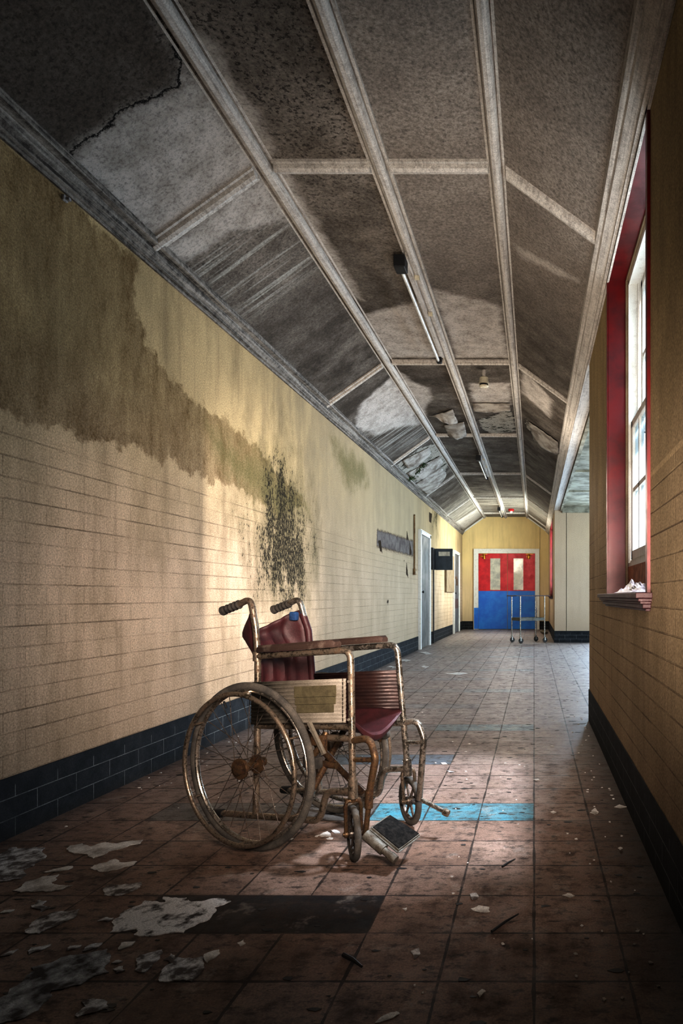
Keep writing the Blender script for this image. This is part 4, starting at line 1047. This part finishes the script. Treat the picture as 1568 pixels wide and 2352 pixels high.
flake(A_((185, 1775), (200, 1730), (330, 1710), (260, 1750)), 'thin grey flake below the oval patch', FG, 17, group=GP, depth=2)
flake(A_((0, 1790), (60, 1755), (120, 1740), (60, 1780)), 'small grey flake at extreme left below oval patch', FG, 18, group=GP, depth=2)
flake(A_((430, 1750), (450, 1720), (525, 1715), (480, 1740)), 'small grey flake just above the huge dark mottled patch', FG, 19, group=GP, depth=2)
flake(A_((530, 1755), (560, 1722), (660, 1700), (630, 1728)), 'pointed grey flake at top right corner of the huge mottled patch', FG, 20, group=GP, depth=2)
flake(A_((0, 1510), (30, 1490), (95, 1485), (60, 1505)), 'small pale flake at left edge beside the cracked oval patch', FW, 21, group=GP, depth=2)
flake(A_((715, 1832), (740, 1815), (790, 1818), (750, 1835)), 'upper of two small flakes right of huge mottled patch', FG, 22, group=GP, depth=2)
flake(A_((725, 1872), (790, 1850), (805, 1878), (745, 1895)), 'lower of two small flakes right of huge mottled patch', FG, 23, group=GP, depth=2)
GC = 'loose curled paint flakes on the floor tiles'
B_ = lambda *q: [on_floor(400+x/1.3517, 1860+y/1.3517) for x, y in q]
D_ = lambda *q: [on_floor(660+x/3.92, 1640+y/3.92) for x, y in q]
E_ = lambda *q: [on_floor(860+x/2.9037, 1440+y/2.9037) for x, y in q]
def chip(pts, lab, seed, lift=.012, mat=None): return flake(pts, lab, mat or FW, seed, .002, GC, 'paint_chip', 2, .12, lift)
chip(B_((920, 312), (945, 303), (978, 306), (980, 318), (950, 320)), 'cream flake on tile right of the black strip end', 31)
chip(B_((1204, 266), (1222, 260), (1243, 268), (1230, 274)), 'pale elongated flake on right side tile', 32)
chip(B_((733, 442), (760, 436), (764, 448), (744, 466)), 'dark-edged curled flake on near tile below black strip', 33, mat=FG)
chip(B_((940, 575), (955, 560), (967, 572), (948, 588)), 'pale four-sided flake low on the right near tiles', 34)
chip(B_((622, 664), (650, 640), (690, 628), (700, 636), (660, 655)), 'long curved pale flake at the bottom edge', 35)
chip(B_((917, 265), (938, 260), (943, 275), (925, 282)), 'curled grey flake behind the cream flake', 36, mat=FG)
chip(B_((708, 308), (722, 305), (718, 315)), 'tiny pale flake right of the black strip corner', 37)
chip(B_((195, 415), (215, 408), (222, 420), (205, 426)), 'bright small flake below the black strip left part', 38)
chip(B_((90, 455), (130, 440), (140, 446), (110, 462)), 'grey curled flake above the squarish patch', 39, mat=FG)
chip(D_((285, 1100), (320, 1072), (360, 1058), (388, 1080), (397, 1104), (330, 1108)), 'biggest white chip on floor beside the front castor', 40)
chip(D_((388, 1050), (420, 1045), (470, 1062), (472, 1078), (425, 1080)), 'white chip touching the left of front castor', 41)
chip(D_((345, 1124), (380, 1112), (412, 1118), (400, 1134), (360, 1134)), 'small white chip in front of biggest chip', 42)
chip(D_((245, 1112), (262, 1095), (288, 1090), (268, 1112)), 'narrow white chip left of the biggest chip', 43)
chip(D_((-5, 1130), (20, 1120), (56, 1122), (40, 1138)), 'white chip beneath the big near wheel', 44)
chip(E_((282, 172), (340, 166), (385, 178), (350, 186)), 'white strip flake on floor by the first grey door', 45)
chip(E_((160, 225), (190, 215), (240, 222), (210, 232)), 'pale flake behind the armrest by the left skirting', 46)
chip(E_((305, 265), (330, 258), (365, 268), (335, 275)), 'small pale curl on floor right of the armrest', 47)
chip(E_((75, 268), (110, 262), (150, 268), (120, 276)), 'pale flake seen just through the armrest', 48)
chip(E_((470, 310), (560, 305), (640, 312), (560, 320)), 'long thin pale flake across the middle corridor floor', 49)
chip(E_((478, 958), (500, 962), (532, 968), (505, 976)), 'grey folded chip on lit tiles between the dark and turquoise strips', 50, mat=FG)
chip(E_((440, 910), (470, 908), (485, 918), (455, 920)), 'white chip on the edge of dark strip behind castor', 51)
chip(E_((1060, 1018), (1090, 1014), (1102, 1024), (1075, 1028)), 'pale chip at edge of the light on right tiles', 52)
chip(E_((1168, 797), (1182, 792), (1198, 796), (1184, 800)), 'bright chip on right floor near wall corner', 53)
chip(E_((1172, 1235), (1190, 1228), (1212, 1240), (1195, 1250)), 'pale chip right of the turquoise strip', 54)
chip(E_((1448, 1240), (1470, 1218), (1488, 1238), (1470, 1252)), 'curled pale chip close to right skirting', 55, .02)
chip(B_((1290, 10), (1300, 2), (1318, 8), (1306, 16)), 'pale chip by the right skirting in the shade', 56)
S_ = lambda *q: [on_floor(1300+x/2.868, 1380+y/2.868) for x, y in q]
chip(S_((315, 1360), (350, 1345), (400, 1362), (360, 1368)), 'pale sliver against right skirting beside window shadow', 57)
chip(S_((340, 1640), (355, 1632), (372, 1645), (352, 1655)), 'small pale chip in shade right of the last joint', 58)
chip(S_((90, 2142), (103, 2135), (115, 2143), (102, 2152)), 'round cream chip low in the dark right floor', 59)
# sticks
for (a, b_), lab, r_ in ((((985, 383), (1068, 328)), 'thin dark stick lying on right near tiles', .004), (((525, 458), (582, 495)), 'short black twig on the foreground joint', .006), (((1018, 180), (1058, 156)), 'tiny dark stick near the edge of the light', .0035)):
    (q0, q1) = B_(a, b_); bm = B(); sweep(bm, [(q0[0], q0[1], r_+.0005), ((q0[0]+q1[0])/2, (q0[1]+q1[1])/2+.004, r_+.001), (q1[0], q1[1], r_+.0005)], [r_, r_*.9, r_*.5], 7)
    tag(mesh_obj('stick', bm, M['darkpipe']), lab, 'stick')
# uncountable fine crumbs
bm = B()
for k in range(420):
    if k < 200: X, Y = random.uniform(-1.9, .3), 1.5+random.random()**1.3*4
    else: X, Y = random.uniform(-1.9, .6), random.uniform(3, 13)
    if random.random() < .25: X = random.choice([random.uniform(-1.98, -1.8), random.uniform(.25, .39)])
    if Y < 5.4: X = min(X, .36)
    if X < -.45 and Y < 2.6: continue
    s_ = random.uniform(.002, .007)*(1+Y*.08); a = random.random()*6.28
    vs = [bm.verts.new((X+s_*math.cos(a+i*1.57)*random.uniform(.5, 1.2), Y+s_*math.sin(a+i*1.57)*random.uniform(.5, 1.2), .0012+random.random()*.003)) for i in range(4)]
    c_ = bm.verts.new((X, Y, .004)); lo = [bm.verts.new((v.co.x, v.co.y, .0003)) for v in vs]
    for i in range(4): bm.faces.new((vs[i], vs[(i+1) % 4], c_)); bm.faces.new((vs[i], lo[i], lo[(i+1) % 4], vs[(i+1) % 4]))
o = tag(mesh_obj('plaster_crumbs', bm, M['flakewhite']), 'scattered fine plaster crumbs over the whole floor', 'debris'); o['kind'] = 'stuff'
bm = B()
for k in range(420):
    X, Y = random.uniform(-1.95, .36), 1.4+random.random()**1.2*11
    if Y > 5 and random.random() < .4: X = random.uniform(.1, 1.0)
    s_ = random.uniform(.003, .012)*(1+Y*.06); a = random.random()*6.28; n_ = 6
    vs = [bm.verts.new((X+s_*math.cos(i*1.047)*random.uniform(.5, 1.5)*1.5, Y+s_*math.sin(i*1.047)*random.uniform(.4, 1.1), .0012)) for i in range(n_)]
    lo = [bm.verts.new((v.co.x, v.co.y, .0003)) for v in vs]
    bm.faces.new(vs)
    for i in range(n_): bm.faces.new((vs[i], lo[i], lo[(i+1) % n_], vs[(i+1) % n_]))
o = tag(mesh_obj('dirt_crumbs', bm, M['darkpipe']), 'scattered dark dirt specks over the whole floor', 'debris'); o['kind'] = 'stuff'
# dark lump by the trolley
bm = B(); bmesh.ops.create_icosphere(bm, subdivisions=3, radius=.07)
for v in bm.verts: v.co = Vector((v.co.x*1.3, v.co.y, v.co.z*.8))*(1+.5*mnoise.noise(v.co*14))
zmin = min(v.co.z for v in bm.verts)
for v in bm.verts: v.co.z -= zmin
o = mesh_obj('rag', bm, simple('dirty_rag_cloth', (.22, .19, .15), (.08, .065, .05), .9), smooth=True); o.location = (.24, 16.2, 0)
tag(o, 'crumpled dirty rag on the floor behind the trolley by the right wall', 'rag')
# crumpled film on the window sill
bm = B(); n = 16; V = []
for i in range(n+1):
    row = []
    for j in range(n+1):
        u, v = i/n, j/n; q = Vector((u*4, v*5, 0))
        e_ = 16*u*(1-u)*v*(1-v)
        z = .934+.003+max(0, e_)*(.030+.05*abs(mnoise.noise(q*1.6)))
        row.append(bm.verts.new((XR-.02+.10*u+.01*mnoise.noise(q), 2.55+.72*v+.03*mnoise.noise(q+Vector((9, 0, 0))), z)))
    V.append(row)
for i in range(n):
    for j in range(n): bm.faces.new((V[i][j], V[i+1][j], V[i+1][j+1], V[i][j+1]))
tag(mesh_obj('plastic_sheet', bm, M['film']), 'crumpled clear plastic sheet lying on the red window sill', 'plastic sheet')

# ================================================================== LIGHT
def area(nm, loc, rot, sx, sy, power, col, spread=180):
    l = bpy.data.lights.new(nm, 'AREA'); l.shape = 'RECTANGLE'; l.size = sx; l.size_y = sy; l.energy = power; l.color = col
    l.spread = math.radians(spread)
    o = bpy.data.objects.new(nm, l); C.objects.link(o); o.location = loc; o.rotation_euler = [math.radians(a) for a in rot]; return o
def spot(nm, loc, target, power, col, size, blend, rad):
    l = bpy.data.lights.new(nm, 'SPOT'); l.energy = power; l.color = col; l.spot_size = math.radians(size); l.spot_blend = blend; l.shadow_soft_size = rad
    o = bpy.data.objects.new(nm, l); C.objects.link(o); o.location = loc
    o.rotation_euler = (Vector(target)-Vector(loc)).to_track_quat('-Z', 'Y').to_euler(); return o
def point(nm, loc, power, col, rad):
    l = bpy.data.lights.new(nm, 'POINT'); l.energy = power; l.color = col; l.shadow_soft_size = rad
    o = bpy.data.objects.new(nm, l); C.objects.link(o); o.location = loc; return o
# daylight through the wing windows, the near sash window and the far sash window
area('daylight_wing', (WX+.5, 9.3, 1.7), (0, 90, 0), 1.7, 6.4, 560, (.84, .90, 1.0))
area('daylight_wing_far', (2.1, YC1+.5, 1.6), (-90, 0, 0), 1.1, 1.9, 420, (.84, .90, 1.0))
spot('sun_near_window', (2.75, 3.0, 6.7), (-.30, 2.98, 0), 21000, (1.0, .95, .97), 26, .2, .6)
spot('sun_wing_window', (3.0, 5.9, 1.75), (-2, 4.9, .98), 1100, (.97, .98, 1.0), 36, 1.0, .06)
area('daylight_far', (1.4, 15.6, 1.8), (0, 90, 0), 1.5, 2.0, 520, (1.0, .95, .86))
# added fill lights with no source in the corridor: camera-end spots and mid-air points
spot('warm_fill', (.27, .25, 1.30), (-.68, 3.8, .78), 760, (1.0, .845, .74), 62, 1.0, .35)
spot('upward_fill', (.05, .9, .45), (-.50, 5.4, 3.1), 370, (1.0, .89, .78), 62, 1.0, .35)
point('corridor_fill', (-.1, 7.0, 1.9), 34, (1.0, .90, .78), .4)
point('end_fill', (-.6, 16.0, 2.0), 46, (1.0, .92, .78), .3)
w = bpy.data.worlds.new('World'); bpy.context.scene.world = w; w.use_nodes = True
wn = w.node_tree; wn.nodes.clear(); wo = wn.nodes.new('ShaderNodeOutputWorld'); bg = wn.nodes.new('ShaderNodeBackground')
bg.inputs[0].default_value = (.80, .91, 1.0, 1); bg.inputs[1].default_value = 1.2; wn.links.new(bg.outputs[0], wo.inputs[0])

# ================================================================== CAMERA
cd = bpy.data.cameras.new('Camera'); cam = bpy.data.objects.new('Camera', cd); C.objects.link(cam)
cam.location = (0, 0, H); cam.rotation_euler = (math.radians(90), 0, 0)
cd.sensor_fit = 'VERTICAL'; cd.sensor_height = 36; cd.lens = F/2352*36
cd.shift_x = -(VX-784)/2352; cd.shift_y = (VY-1176)/2352; cd.clip_start = .02
sc = bpy.context.scene; sc.camera = cam
sc.view_settings.view_transform = 'Standard'; sc.view_settings.look = 'None'; sc.view_settings.exposure = .50; sc.view_settings.gamma = .74
sc.cycles.use_adaptive_sampling = True; sc.cycles.adaptive_threshold = .06; sc.cycles.adaptive_min_samples = 16; sc.cycles.max_bounces = 5; sc.cycles.diffuse_bounces = 2; sc.cycles.glossy_bounces = 3; sc.cycles.transmission_bounces = 4
